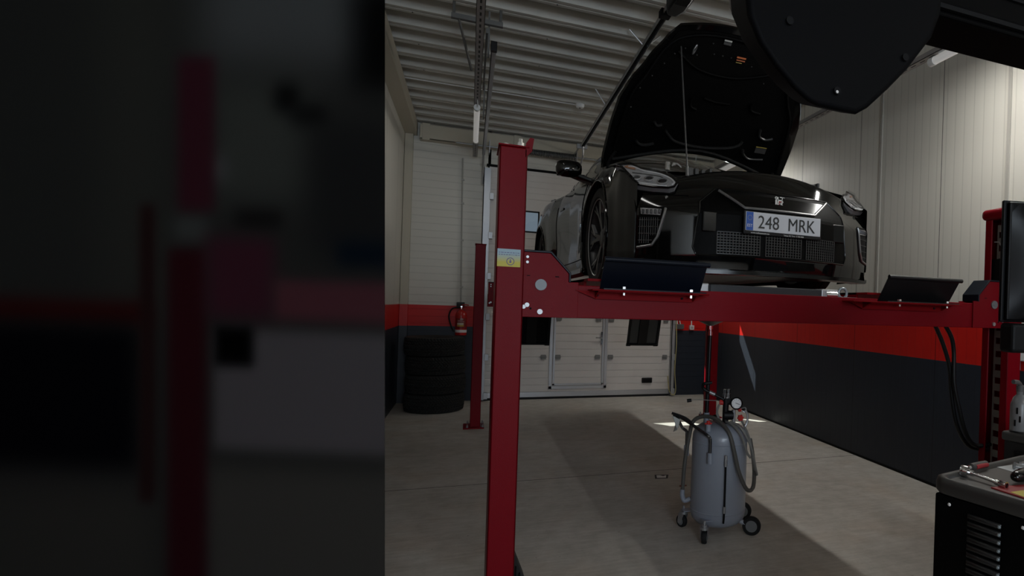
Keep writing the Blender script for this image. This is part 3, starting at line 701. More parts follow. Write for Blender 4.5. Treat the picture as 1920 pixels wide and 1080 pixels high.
# ---- body sides with wheel arches
WM = [(.25, .843), (.35, .872), (.5, .905), (.62, .925), (.97, .945), (1.35, .922), (1.6, .898), (2.3, .885), (2.9, .892), (3.3, .925), (3.75, .947), (4.2, .925), (4.5, .87), (4.66, .80)]
ZT = [(.25, .60), (.4, .69), (.6, .765), (.8, .805), (1.1, .835), (1.4, .855), (1.7, .875), (2.3, .915), (3.0, .955), (3.6, .985), (4.2, .985), (4.66, .94)]
AX = ((1.00, .400), (3.78, .402)); AZ = .352
def side_x(y, z):
    w = tab(WM, y); zt = tab(ZT, y)
    if z < .28: w -= .035 * ((.28 - z) / .2) ** 2
    d = max(0, z - (zt - .34)) / .34; w -= .055 * d ** 2.2 * smooth(.40, .80, y)
    # hollow between the arches
    w -= .022 * smooth(1.5, 1.9, y) * (1 - smooth(2.7, 3.2, y)) * math.exp(-((z - .42) / .2) ** 2)
    for yc, r in AX:
        dd = math.hypot(y - yc, z - AZ); w += .012 * math.exp(-((dd - r) / .05) ** 2)
    return w
ys = [.25 + (4.66 - .25) * i / 176 for i in range(177)]
NZ = 36
for sgn, nm in ((-1, 'left'), (1, 'right')):
    bm = bmesh.new(); vs = []
    for y in ys:
        zt = tab(ZT, y); zl = .10 if (y < .7) else .135
        col = []
        for k in range(NZ):
            z = lerp(zl, zt, k / (NZ - 1)); col.append(bm.verts.new((sgn * side_x(y, z), y, z)))
        xt = side_x(y, zt)
        inn = .70 if y < 1.5 else .745
        ks = smooth(.56, .72, y)
        inn = lerp(xt - .012, min(inn, xt - .04), ks)
        for f, dz in ((.06, .010), (.18, .024), (.45, .040), (1.0, .048)):
            col.append(bm.verts.new((sgn * lerp(xt, inn, f), y, zt + dz * lerp(.25, 1, ks))))
        vs.append(col)
    for a, b in zip(vs, vs[1:]):
        for i in range(len(a) - 1): bm.faces.new((a[i], b[i], b[i + 1], a[i + 1]))
    # wheel arches: drop the faces inside, slide the rim vertices onto the circle
    for yc, r in AX:
        dele = [f for f in bm.faces if math.hypot(f.calc_center_median().y - yc, f.calc_center_median().z - AZ) < r - .004 and f.calc_center_median().z < .8]
        bmesh.ops.delete(bm, geom=dele, context='FACES')
        for v in bm.verts:
            d = math.hypot(v.co.y - yc, v.co.z - AZ)
            if v.is_boundary and abs(d - r) < .045 and v.co.z > .139 and d > 1e-4:
                q = r / d; v.co.y = yc + (v.co.y - yc) * q; v.co.z = max(.135, AZ + (v.co.z - AZ) * q)
    bmesh.ops.delete(bm, geom=[v for v in bm.verts if not v.link_faces], context='VERTS')
    w = MB(); w.bm.free(); w.bm = bm
    sp = build('side_panel', w, PAINT, car, sm=True, angle=50)
    # arch lip
    for yc, r in AX:
        m = MB(); pts = []
        a0 = math.acos(max(-1, min(1, 1))) if 0 else 0
        for i in range(41):
            a = R(-32) + (PI + R(64)) * i / 40; y = yc + r * math.cos(a); z = AZ + r * math.sin(a)
            pts.append((sgn * (side_x(y, z) + .001), y, z))
        m.tube(pts, .009, n=8, curve=False); build('arch_lip', m, PAINT, sp, sm=True)
        m = MB(); rr_ = [[(sgn * xx, yc + (r - .003) * math.cos(a), AZ + (r - .003) * math.sin(a)) for a in [R(-30) + (PI + R(60)) * i / 30 for i in range(31)]] for xx in (.60, side_x(yc, .7) + .0)]
        m.grid(rr_); build('arch_liner', m, BLKM, sp)
    # door shut lines, sill line, handle
    m = MB()
    for y in (1.62, 2.92): m.tube([(sgn * (side_x(y + .05 * (z - .3), z) + .0005), y + .05 * (z - .3), z) for z in [.25 + .04 * i for i in range(16)]], .0035, n=5, curve=False)
    m.tube([(sgn * (side_x(y, .24) + .0005), y, .24) for y in [1.45 + .12 * i for i in range(16)]], .0035, n=5, curve=False)
    build('shut_line', m, BLKM, sp)
    m = MB(); m.box((sgn * side_x(2.7, .80) - .008, 2.62, .785), (sgn * side_x(2.7, .80) + .008, 2.80, .805)); build('door_handle', m, TRIM, sp, bevel=.006)
    # fender vent blade behind the front wheel
    m = MB(); m.prism([(sgn * (side_x(1.45, .45) + .002), 1.45, .33), (sgn * (side_x(1.45, .5) + .002), 1.43, .60), (sgn * (side_x(1.5, .5) + .004), 1.49, .62), (sgn * (side_x(1.5, .5) + .004), 1.48, .35)], (sgn * .006, 0, 0)); build('fender_blade', m, mat('satin_trim', (.25, .25, .25), .3, .8), sp)
    # side skirt
    m = MB(); rows = [[(sgn * (side_x(y, .16) + d), y, z) for y in [1.45 + .06 * i for i in range(32)]] for d, z in ((-.02, .19), (.012, .165), (.018, .13), (-.01, .105), (-.1, .105))]; m.grid(rows); build('side_skirt', m, PAINT, car, sm=True)
# ---- greenhouse
GR = [  # y centre, z centre, half width, edge drop, edge setback
    (1.34, .985, .700, .045, .24), (1.62, 1.12, .655, .040, .20), (1.90, 1.235, .600, .038, .16), (2.16, 1.315, .545, .040, .13),
    (2.45, 1.355, .530, .045, .08), (2.80, 1.368, .525, .045, .0), (3.15, 1.345, .520, .045, 0), (3.55, 1.255, .535, .045, -.02), (3.95, 1.115, .58, .04, -.03), (4.15, 1.035, .62, .035, -.03)]
def grow(r, n=24):
    y, z, w, d, sb = r; return [(w * c, y + sb * c * c, z - d * c * c) for c in [-1 + 2 * i / n for i in range(n + 1)]]
def interp(rows, k=4):
    out = []
    for a, b in zip(rows, rows[1:]):
        for i in range(k): out.append([tuple(lerp(p, q, i / k) for p, q in zip(u, v)) for u, v in zip(a, b)])
    out.append(rows[-1]); return out
G = [grow(r) for r in GR]
DGL = mat('dark_window_glass', (.004, .005, .005), .04, 0, .6, .6)
m = MB(); m.grid(interp(G[0:4])); build('windshield', m, DGL, car, sm=True)
m = MB(); m.grid(interp(G[3:7])); build('roof', m, PAINT, car, sm=True)
m = MB(); m.grid(interp(G[6:10])); build('rear_window', m, DGL, car, sm=True)
for sgn in (-1, 1):
    e_ = 0 if sgn < 0 else -1
    upper = [g[e_] for g in G]
    lower = []
    for (x, y, z) in upper:
        yb = max(y, 1.40); lower.append((sgn * .745, lerp(1.52, 4.18, (y - 1.58) / (4.12 - 1.58)), 0))
    lower = [(p[0], p[1], tab(ZT, p[1]) + .045) for p in lower]
    m = MB(); rows = []
    for t in (0, .25, .5, .75, 1): rows.append([(lerp(a[0], b[0], t) + sgn * .03 * math.sin(PI * t), lerp(a[1], b[1], t), lerp(a[2], b[2], t)) for a, b in zip(lower, upper)])
    m.grid(rows[:]); sw_ = build('side_window', m, DGL, car, sm=True)
    m = MB(); m.tube([upper[i] for i in range(10)], .022, n=8); build('roof_rail', m, PAINT, sw_, sm=True)
    m = MB(); m.tube([(p[0] + sgn * .004, p[1], p[2]) for p in lower], .010, n=6); build('belt_line', m, TRIM, sw_, sm=True)
    bp_ = lower[6]; up_ = upper[6]
    m = MB(); m.grid([[(bp_[0] + sgn * .006, bp_[1] - .06, bp_[2]), (bp_[0] + sgn * .006, bp_[1] + .08, bp_[2])], [((bp_[0] + up_[0]) / 2 + sgn * .036, (bp_[1] + up_[1]) / 2 - .03, (bp_[2] + up_[2]) / 2), ((bp_[0] + up_[0]) / 2 + sgn * .036, (bp_[1] + up_[1]) / 2 + .08, (bp_[2] + up_[2]) / 2)], [(up_[0] + sgn * .006, up_[1], up_[2]), (up_[0] + sgn * .006, up_[1] + .09, up_[2])]]); build('door_pillar', m, PAINT, sw_)
# cowl, engine bay cover, rear deck, tail, underside
m = MB()
rows = []
for y, z in ((.26, .66), (.55, .69), (.9, .76), (1.25, .84), (1.36, .95), (1.46, .985)): rows.append([(x, y, z - .05 * (x / .7) ** 2) for x in [-.72 + 1.44 * i / 12 for i in range(13)]])
m.grid(rows); build('engine_cover', m, BLKM, car, sm=True)
m = MB()
rows = [[(w * c, y, z + .03 * (1 - c * c)) for c in [-1 + 2 * i / 12 for i in range(13)]] for y, z, w in ((4.05, 1.02, .76), (4.35, 1.02, .76), (4.66, .985, .74), (4.70, .90, .76), (4.68, .5, .80), (4.62, .2, .78))]
m.grid(rows); rb_ = build('rear_body', m, PAINT, car, sm=True)
m = MB(); m.prism([(-.70, 4.40, 1.17), (-.70, 4.68, 1.20), (-.70, 4.68, 1.225), (-.70, 4.40, 1.19)], (1.4, 0, 0))
for x in (-.6, .56): m.box((x, 4.45, 1.03), (x + .04, 4.60, 1.18))
build('rear_spoiler', m, PAINT, car, bevel=.008)
for x in (-.58, -.36, .36, .58):
    m = MB(); m.cyl((x, 4.66, .80), (x, 4.705, .80), .075, n=24); build('tail_lamp', m, mat('tail_red', (.25, .005, .005), .15), rb_, sm=True)
m = MB(); m.box((-.62, .30, .13), (.62, 4.55, .66)); build('chassis', m, BLKM, car)
m = MB(); m.box((-.60, .12, .098), (.60, .62, .108)); m.box((-.55, .62, .11), (.55, 4.4, .125)); build('undertray', m, mat('undertray', (.10, .10, .10), .4, .4), car)
# splitter
m = MB(); fr, bk = [], []
for i in range(61):
    x = -.93 + 1.86 * i / 60; ax = abs(x)
    yv = (S(x, .11) - .035) if ax < .84 else lerp(S(.84, .11) - .035, .50, ((ax - .84) / .09) ** .8)
    lift_ = .045 * smooth(.80, .93, ax)
    fr.append((x, yv, .085 + lift_)); bk.append((x * .97, max(yv + .12, .10) if ax < .84 else .58, .085 + lift_))
up = lambda L_, d: [(x, y, z + d) for x, y, z in L_]
m.grid([bk, fr, up(fr, .022), up(bk, .030)]); build('splitter', m, TRIM, car, sm=True, angle=30)
# lower corner canards
for sgn in (-1, 1):
    m = MB(); m.prism([(sgn * .80, S(.80, .17) - .012, .165), (sgn * .90, .36, .165), (sgn * .93, .60, .150), (sgn * .95, .62, .112), (sgn * .94, .36, .100), (sgn * .82, S(.82, .12) - .022, .108)], (0, .02, 0))
    build('lower_corner', m, PAINT, car, sm=True, bevel=.004)
    m = MB(); m.tube([(sgn * .848, S(.846, z) - .002, z) for z in [.17 + .03 * i for i in range(15)]], .0045, n=6); build('corner_crease', m, TRIM, car, sm=True)
# overlays on the fascia
def on(x, z, off=.004): return (x, S(x, z) - off, z)
def patch(outl, off=.004, n=26):
    """grid patch of the fascia inside a convex outline given as (x, z)"""
    zs_ = sorted({p[1] for p in outl}); z0, z1 = zs_[0], zs_[-1]; rows = []
    zl = sorted(set([lerp(z0, z1, i / 20) for i in range(21)] + zs_))
    for z in zl:
        xs_ = []
        for (xa, za), (xb, zb) in zip(outl, outl[1:] + outl[:1]):
            if (za - z) * (zb - z) <= 0 and abs(za - zb) > 1e-9: xs_.append(xa + (xb - xa) * (z - za) / (zb - za))
            elif abs(za - z) < 1e-9: xs_.append(xa)
        if not xs_: continue
        a, b = min(xs_), max(xs_); rows.append([on(lerp(a, b, i / n), z, off) for i in range(n + 1)])
    mm = MB(); mm.grid(rows); return mm
HEX = [(-.40, .60), (.40, .60), (.505, .51), (.545, .24), (.525, .195), (-.525, .195), (-.545, .24), (-.505, .51)]
gr = build('grille', patch(HEX, .003), mat('grille_black', (.0008, .0008, .0008), .5, 0, .08), car, label='black front grille')
def edge_tube(outl, r, off, close=True, dens=8):
    pts = []
    L_ = outl + outl[:1] if close else outl
    for (xa, za), (xb, zb) in zip(L_, L_[1:]):
        for i in range(dens): pts.append(on(lerp(xa, xb, i / dens), lerp(za, zb, i / dens), off))
    pts.append(on(*L_[-1], off)); mm = MB(); mm.tube(pts, r, n=8, curve=False); return mm
build('grille_surround', edge_tube(HEX, .006, .002), TRIM, gr, sm=True)
VT = [(-.385, .588), (-.245, .485), (.245, .485), (.385, .588)]
m = edge_tube(VT, .009, .014, False); build('grille_trim', m, mat('dark_chrome', (.24, .24, .24), .35, .8), gr, sm=True, label='dark chrome V shaped trim')
m = MB(); rows = []
for t in [i / 6 for i in range(7)]:
    rows.append([on(lerp(-.27 - .10 * t, .27 + .10 * t, i / 20), lerp(.495, .575, t) , .006 + .012 * (1 - t)) for i in range(21)])
m.grid(rows); build('grille_blade', m, TRIM, gr, sm=True)
# mesh of the lower grille: a woven lattice of thin bars
m = MB()
for x0, x1 in ((-.41, -.145), (-.105, .145), (.185, .42)):
    n = int((x1 - x0) / .018)
    for i in range(n + 1):
        x = lerp(x0, x1, i / n); m.box((x - .0025, S(x, .27) - .008, .205), (x + .0025, S(x, .27) - .004, .335))
    for k in range(9):
        z = .205 + .13 * k / 8
        m.tube([(lerp(x0, x1, i / 6), S(lerp(x0, x1, i / 6), .27) - .006, z) for i in range(7)], .0022, n=4, curve=False)
build('grille_mesh', m, mat('mesh_grey', (.055, .055, .055), .35, .6), gr)
for sgn in (-1, 1):
    m = MB(); m.box((sgn * .45 - .05, S(.45, .4) - .012, .33), (sgn * .45 + .05, S(.45, .4) + .0, .45)); build('grille_block', m, TRIM, gr, bevel=.006)
# badge letters
MX = Matrix.Translation(V(-.0, S(0, .553) - .024, .520)) @ Matrix.Rotation(R(90), 4, 'X')
bd = sub('badge', (0, 0, 0), gr)
def seg(pts, w, d=.006):
    mm = MB(); 
    for (xa, za), (xb, zb) in zip(pts, pts[1:]):
        a, b = V(xa, 0, za), V(xb, 0, zb); u = (b - a).normalized(); nn = V(-u.z, 0, u.x) * w / 2; a = a - u * w * .3; b = b + u * w * .3
        y0 = S(0, .553) - .026
        mm.prism([(p.x, y0, p.z) for p in (a + nn, b + nn, b - nn, a - nn)], (0, d, 0))
    return mm
build('badge_letters', seg([(-.028, .520), (-.028, .556)], .010), CHROME, gr); 
build('badge_letters', seg([(-.014, .520), (-.014, .556), (.012, .556), (.018, .547), (.010, .538), (-.012, .538), (.002, .538), (.030, .518)], .009), CHROME, gr)
build('badge_enamel', seg([(-.006, .527), (-.006, .549), (.008, .549)], .006, .004), mat('badge_red', (.35, .01, .02), .3), gr)
build('badge_letters', seg([(-.012, .572), (-.030, .576), (-.036, .570), (-.028, .564), (-.014, .565), (-.014, .569), (-.022, .569)], .005), CHROME, gr)
build('badge_letters', seg([(.000, .575), (.030, .575), (.015, .575), (.015, .563)], .005), CHROME, gr)
D.objects.remove(bd)
# number plate with its frame
pl = sub('number_plate', (0.005, -.022, .40), car); pl.rotation_euler = (R(0), 0, 0)
m = MB(); m.box((-.272, 0, -.074), (.272, .014, .066)); build('plate_frame', m, BLACK, pl, bevel=.006)
m = MB(); m.box((-.262, -.004, -.052), (.262, .002, .060)); build('plate', m, mat('plate_white', (.62, .64, .68), .35), pl, bevel=.003, label='white plate reading 248 MRK')
m = MB(); m.box((-.259, -.0056, -.050), (-.213, -.0035, .058)); build('country_band', m, mat('plate_blue', (.01, .085, .42), .35), pl, label='blue band reading EST')
INKB = mat('plate_ink', (.012, .012, .013), .4); YST = mat('star_yellow', (.55, .50, .12), .4)
def PM(x, z, y=-.0052): return Matrix.Translation(V(x, y, z)) @ Matrix.Rotation(R(90), 4, 'X')
text('plate_text', '248', .077, INKB, pl, PM(-.108, -.034), .90, .001)
text('plate_text', 'MRK', .077, INKB, pl, PM(.122, -.034), .88, .001)
text('country_text', 'EST', .017, WHITE, pl, PM(-.236, -.030, -.0064), .95, .0005)
for k in range(12):
    a = 2 * PI * k / 12; m = MB(); m.prism([(-.236 + .014 * math.cos(a) + (.0026 if j % 2 == 0 else .0011) * math.sin(j * PI / 5), -.0066, .024 + .014 * math.sin(a) + (.0026 if j % 2 == 0 else .0011) * math.cos(j * PI / 5)) for j in range(10)], (0, .0006, 0)); build('star', m, YST, pl)
text('frame_text', 'www.tohaseauto.ee', .0105, WHITE, pl, PM(-.225, -.067, -.0006), 1.05, .0005, 'LEFT')
text('frame_text', 'Tohase AS, Tartu  C 730 0400', .0085, WHITE, pl, PM(.0, -.067, -.0006), .95, .0005, 'LEFT')
# corner inlets with lamp strips
for sgn in (-1, 1):
    def X(L_): return [(sgn * abs(x), z) for x, z in L_]
    OUT = X([(-.828, .478), (-.690, .470), (-.735, .290), (-.760, .245), (-.838, .232)])
    il = build('bumper_inlet', patch(OUT, .003), mat('inlet_black', (.0008, .0008, .0008), .5, 0, .08), car)
    m = MB()
    for z in (.27, .31, .35, .39): m.tube([on(sgn * lerp(.832, .745 - (z - .29) * .238 if z > .28 else .762, i / 8), z, .006) for i in range(9)], .0022, n=5, curve=False)
    for i in range(9):
        x = sgn * lerp(.825, .735, i / 8); m.tube([on(x, lerp(.252 if abs(x) > .77 else .30, .405, q / 3), .005) for q in range(4)], .0016, n=4, curve=False)
    build('inlet_grid', m, mat('mesh_grey', (.055, .055, .055), .35, .6), il)
    m = edge_tube(X([(-.694, .462), (-.735, .290), (-.762, .242), (-.838, .226)]), .008, .006, False); build('inlet_trim', m, mat('satin_trim', (.25, .25, .25), .3, .8), il, sm=True)
    lb = build('lamp_strip', patch(X([(-.825, .462), (-.716, .455), (-.722, .418), (-.822, .425)]), .007), mat('lamp_grey', (.30, .30, .31), .25, .5), il, sm=True)
    for i in range(5):
        x = sgn * lerp(.812, .728, i / 4); m = MB(); y0 = S(x, .44) - .013; m.box((x - .007, y0, .427), (x + .007, y0 + .008, .453)); build('lamp_cell', m, mat('lamp_dark', (.05, .05, .055), .15, .5), lb, bevel=.003)
    # parking sensors and bumper lines
    m = MB(); m.lathe([(.0, 0), (.010, .0), (.013, .003), (.013, .006)], (sgn * .68, S(.68, .53) - .003, .53), (0, 1, 0), n=16); build('sensor', m, PAINT, car, sm=True)
    m = edge_tube(X([(-.835, .552), (-.70, .548), (-.56, .545)]), .003, .001, False); build('bumper_line', m, TRIM, car, sm=True)
    # headlight: flat back shell, bright reflector, three projectors, amber marker, clear cover
    A_ = V(sgn * .607, .20, .627); B_ = V(sgn * .913, .50, .751); C_ = V(sgn * .839, .29, .604); nn = (B_ - A_).cross(C_ - A_).normalized()
    if nn.y > 0: nn = -nn
    def onp(x, y, o=0.0):  # height on the lamp plane under (x, y)
        z = A_.z - (nn.x * (x - A_.x) + nn.y * (y - A_.y)) / nn.z
        return V(x, y, z) + nn * o
    HL = [(.913, .500), (.873, .497), (.826, .480), (.776, .409), (.691, .339), (.632, .266), (.607, .200), (.640, .173), (.671, .178), (.755, .228), (.839, .290), (.842, .339), (.880, .469)]
    hl = build('headlight', MB().prism([onp(sgn * x, y, -.03) for x, y in HL], tuple(nn * .028)), mat('lamp_shell', (.16, .16, .165), .4), car, label='headlight with three projectors')
    ctr = (.765, .335)
    ins = lambda f, L_: [((x - ctr[0]) * f + ctr[0], (y - ctr[1]) * f + ctr[1]) for x, y in L_]
    m = MB(); m.prism([onp(sgn * x, y, .000) for x, y in ins(.90, HL)], tuple(nn * .004)); build('reflector', m, mat('lamp_bright', (.34, .34, .35), .35), hl)
    m = MB(); m.tube([onp(sgn * x, y, .008) for x, y in [(.845, .455), (.812, .432), (.768, .378), (.692, .315), (.645, .255), (.628, .205), (.650, .190)]], .006, n=6); build('light_guide', m, mat('guide_white', (.60, .60, .62), .3), hl, sm=True)
    m = MB(); m.tube([onp(sgn * x, y, .008) for x, y in [(.832, .300), (.755, .243), (.680, .192)]], .006, n=6); build('lower_strip', m, mat('guide_white', (.60, .60, .62), .3), hl, sm=True)
    m = MB(); m.tube([onp(sgn * x, y, .006) for x, y in [(.835, .395), (.762, .345), (.690, .290), (.660, .235)]], .003, n=5); build('inner_line', m, mat('lamp_line', (.03, .03, .03), .4), hl, sm=True)
    for x, y, r in ((.823, .334, .023), (.757, .296, .026), (.691, .240, .029)):
        m = MB(); c = onp(sgn * x, y, .0)
        m.lathe([(r * 1.22, .004), (r * 1.18, .014), (r * 1.02, .018), (r * .95, .010)], c, nn, n=24, caps=False); pr = build('projector', m, mat('ring_silver', (.45, .45, .46), .25, .5), hl, sm=True)
        m = MB(); m.lathe([(r * .97, .006), (r * .85, .013), (r * .5, .018), (.002, .020)], c, nn, n=24); build('projector_lens', m, mat('projector_dark', (.015, .015, .018), .08, 0, .4), pr, sm=True)
    m = MB(); m.prism([onp(sgn * x, y, .004) for x, y in ((.868, .468), (.838, .466), (.806, .426), (.812, .410), (.858, .450))], tuple(nn * .006)); build('amber_marker', m, mat('amber', (.36, .17, .09), .3), hl, bevel=.002)
    m = MB(); m.prism([onp(sgn * x, y, .026) for x, y in HL], tuple(nn * .002)); build('cover', m, LENS, hl)
    m = MB(); m.tube([onp(sgn * x, y, .008) for x, y in HL + HL[:1]], .007, n=6, curve=False); build('headlight_rim', m, TRIM, hl, sm=True)
    # wing mirror
    m = MB(); rows = []
    for i in range(13):
        a = PI * i / 12; row = []
        for j in range(20):
            b = 2 * PI * j / 20
            cx_ = math.copysign(abs(math.cos(b)) ** .6, math.cos(b)); sz_ = math.copysign(abs(math.sin(b)) ** .7, math.sin(b)); rr_ = math.sin(a) ** .55
            row.append((sgn * 1.005 + .105 * cx_ * rr_, 1.66 - .075 * math.cos(a) * (1.0 if a < PI / 2 else .5), .965 + .068 * sz_ * rr_ + sgn * .0))
        rows.append(row)
    m.grid(rows, wrap=True); bmesh.ops.remove_doubles(m.bm, verts=m.bm.verts, dist=.0005); mi = build('wing_mirror', m, PAINT, car, sm=True, angle=60)
    m = MB(); m.prism([(sgn * .96, 1.63, .91), (sgn * .99, 1.72, .91), (sgn * .80, 1.74, .86), (sgn * .80, 1.60, .86)], (0, 0, .03)); build('mirror_stalk', m, TRIM, mi, bevel=.006)
    m = MB(); m.box((sgn * 1.005 - .088, 1.697, .910), (sgn * 1.005 + .088, 1.700, 1.020)); build('mirror_glass', m, CHROME, mi)
    m = MB(); m.tube([(sgn * 1.005 + .095 * c, 1.66 - .06 * (1 - c * c) ** .5 - .004, .952) for c in [-.9 + .2 * i for i in range(10)]], .003, n=5); build('mirror_groove', m, BLKM, mi)

# ---- wheels
def wheel_parts(w, R_, wd):
    hw = wd / 2
    m = MB(); m.lathe([(.262, -hw + .02), (.285, -hw + .004), (.32, -hw), (.342, -hw + .012), (R_, -hw + .035), (R_, -.03), (R_ - .008, -.028), (R_ - .008, -.022), (R_, -.02), (R_, .02), (R_ - .008, .022), (R_ - .008, .028), (R_, .03), (R_, hw - .035), (.342, hw - .012), (.32, hw), (.285, hw - .004), (.262, hw - .02)], ax=(1, 0, 0), n=72, caps=False); build('tyre', m, RUBBER, w, sm=True, angle=28)
    RIM = mat('rim_dark', (.055, .055, .058), .35, .3); RIMB = mat('rim_edge', (.34, .34, .34), .35, .4)
    m = MB(); m.lathe([(.266, -hw + .012), (.272, -hw + .020), (.262, -hw + .030), (.255, -hw + .06), (.25, 0), (.255, hw - .02), (.268, hw - .012)], ax=(1, 0, 0), n=64, caps=False); build('rim', m, RIM, w, sm=True)
    m = MB(); m.lathe([(.264, -hw + .013), (.269, -hw + .008), (.274, -hw + .014)], ax=(1, 0, 0), n=64, caps=False); build('rim_lip', m, RIMB, w, sm=True)
    m = MB(); m.lathe([(.001, -hw + .045), (.055, -hw + .045), (.07, -hw + .055), (.072, -hw + .10)], ax=(1, 0, 0), n=28); build('hub', m, RIM, w, sm=True)
    for k in range(5):
        for d in (-1, 1):
            a0 = 2 * PI * k / 5 + .09 + d * .05; a1 = 2 * PI * k / 5 + .09 + d * .20
            def P(a, r, x): return V(x, r * math.cos(a), r * math.sin(a))
            m = MB(); secs = []
            for t in (0, .35, .7, 1):
                a = lerp(a0, a1, t); r = lerp(.055, .262, t); x = -hw + lerp(.050, .022, t); hwd = lerp(.016, .0095, t)
                u = V(0, -math.sin(a), math.cos(a)); c = P(a, r, x)
                secs.append([c - u * hwd, c + u * hwd, c + u * hwd * .8 + V(.03, 0, 0), c - u * hwd * .8 + V(.03, 0, 0)])
            vs_ = [[m.bm.verts.new(p) for p in s_] for s_ in secs]
            for p, q in zip(vs_, vs_[1:]): m.bridge(p, q)
            m.bm.faces.new(vs_[-1]); sp_ = build('spoke', m, RIM, w, bevel=.002)
            # fork branch near the rim
            m = MB(); a2 = a1 + d * .17; secs = []
            for t in (0, 1):
                a = lerp(lerp(a0, a1, .55), a2, t); r = lerp(.17, .262, t); x = -hw + lerp(.034, .022, t); u = V(0, -math.sin(a), math.cos(a)); c = P(a, r, x); hwd = .007
                secs.append([c - u * hwd, c + u * hwd, c + u * hwd * .8 + V(.025, 0, 0), c - u * hwd * .8 + V(.025, 0, 0)])
            vs_ = [[m.bm.verts.new(p) for p in s_] for s_ in secs]; m.bridge(vs_[0], vs_[1]); m.bm.faces.new(vs_[1]); build('spoke', m, RIMB if d > 0 else RIM, w)
    m = MB(); m.lathe([(.08, -.02), (.195, -.02), (.195, .012), (.08, .012)], ax=(1, 0, 0), n=48); build('brake_disc', m, mat('disc_grey', (.10, .10, .10), .4, .7), w, sm=True)
    m = MB(); m.box((-.055, -.20, -.07), (.03, -.13, .09)); build('brake_caliper', m, mat('caliper', (.12, .10, .05), .4), w, bevel=.01)
def dup_wheel(src, loc, flip):
    c = copy_tree(src, car); c.location = loc; c.rotation_euler = (0, 0, PI if flip else 0); return c
w0 = sub('wheel', (-.80, 1.00, .354), car); wheel_parts(w0, .354, .24)
dup_wheel(w0, (-.795, 3.78, .354), False); dup_wheel(w0, (.80, 1.00, .354), True); dup_wheel(w0, (.795, 3.78, .354), True)

# ---- open hood
TH = R(50); HY, HZ = 1.43, 1.03
def hp(x, s, n=0.0):
    x = x + .03 * max(s, 0); return V(x, HY - s * math.cos(TH) + n * math.sin(TH), HZ + s * math.sin(TH) + n * math.cos(TH))
HW = [(0, .785), (.1, .80), (.33, .795), (.5, .775), (.60, .735), (.78, .63), (.93, .53), (1.0, .46)]
def hood_pt(c, r, n):
    w = tab(HW, r); s0 = .115 - .20 * c * c; s1 = 1.135 - .05 * c * c
    return hp(w * c, lerp(s0, s1, r), n + .06 * (1 - c * c) - .0)
hood = sub('hood', (0, 0, 0), car); hood['label'] = 'raised hood seen from below'
NC, NR = 32, 28
m = MB()
outer = [[hood_pt(-1 + 2 * i / NC, r / NR, .0) for i in range(NC + 1)] for r in range(NR + 1)]
inner = [[hood_pt((-1 + 2 * i / NC) * .985, .008 + .984 * r / NR, -.022) for i in range(NC + 1)] for r in range(NR + 1)]
va = m.grid(outer); vb = m.grid(inner)
def strip(a, b):
    for i in range(len(a) - 1): m.bm.faces.new((a[i], a[i + 1], b[i + 1], b[i]))
strip(va[0], vb[0]); strip(va[-1], vb[-1]); strip([r[0] for r in va], [r[0] for r in vb]); strip([r[-1] for r in va], [r[-1] for r in vb])
build('hood_skin', m, PAINT, hood, sm=True, angle=40)
HIN = mat('hood_inner', (.0003, .0003, .0003), .6, 0, .08)
m = MB(); m.grid([[hood_pt((-1 + 2 * i / NC) * .90, .05 + .90 * r / NR, -.026 - .010 * math.sin(PI * i / NC)) for i in range(NC + 1)] for r in range(NR + 1)]); build('hood_liner', m, HIN, hood, sm=True)
def hs(x, s, n=-.045): 
    c = max(-1, min(1, x / .78)); return hp(x - .03 * s, s, n + .06 * (1 - c * c))
for pts in ([(-.72, .10), (-.68, .5), (-.60, .68), (-.42, .98), (0, 1.06), (.42, .98), (.60, .68), (.68, .5), (.72, .10)], [(-.34, .30), (-.30, .26), (-.22, .215), (0, .20), (.22, .23), (.31, .27), (.33, .31)], [(-.56, .19), (-.53, .165), (-.48, .16), (-.41, .18)], [(.36, .24), (.38, .20), (.44, .17), (.56, .185)], [(-.4, .9), (-.2, .80), (.1, .79), (.4, .88)], [(-.45, .36), (-.42, .33), (-.38, .34)], [(.45, .44), (.46, .38), (.52, .36), (.58, .38)], [(-.2, .58), (-.19, .52), (-.14, .5)], [(-.10, .60), (.0, .585), (.12, .59)], [(.3, .62), (.32, .57), (.4, .56)], [(-.72, .02), (0, .17), (.72, .02)]):
    m = MB(); m.tube([hs(*p) for p in pts], .012, n=8); build('hood_rib', m, HIN if len(pts) > 7 or pts[0][1] > .5 else mat('hood_rib_satin', (.010, .010, .010), .3), hood, sm=True)
m = MB(); m.tube([hs(-.285, .90, -.05), hs(-.295, .94, -.08), hs(-.28, .975, -.08), hs(-.272, .94, -.06), hs(-.28, .905, -.05)], .005, n=6); build('hood_latch', m, STEEL, hood)
def sticker(x, s, w, h, c, nm, lab=None):
    m = MB(); p = hs(x, s, -.052); u = V(1, 0, 0); v = V(0, -math.cos(TH), math.sin(TH)); n = V(0, math.sin(TH), math.cos(TH))
    m.prism([p - u * w / 2 - v * h / 2, p + u * w / 2 - v * h / 2, p + u * w / 2 + v * h / 2, p - u * w / 2 + v * h / 2], tuple(n * .002)); return build(nm, m, mat('sticker_%s' % nm + str(c[0]), c, .5), hood, label=lab)
sticker(-.04, 1.040, .06, .011, (.45, .45, .42), 'hood_sticker', 'small white sticker'); sticker(-.04, 1.020, .06, .018, (.05, .05, .05), 'hood_sticker')
sticker(.10, .945, .075, .012, (.50, .13, .04), 'hood_sticker', 'orange sticker'); sticker(.10, .925, .07, .008, (.42, .12, .05), 'hood_sticker'); sticker(.09, .908, .05, .006, (.30, .22, .06), 'hood_sticker')
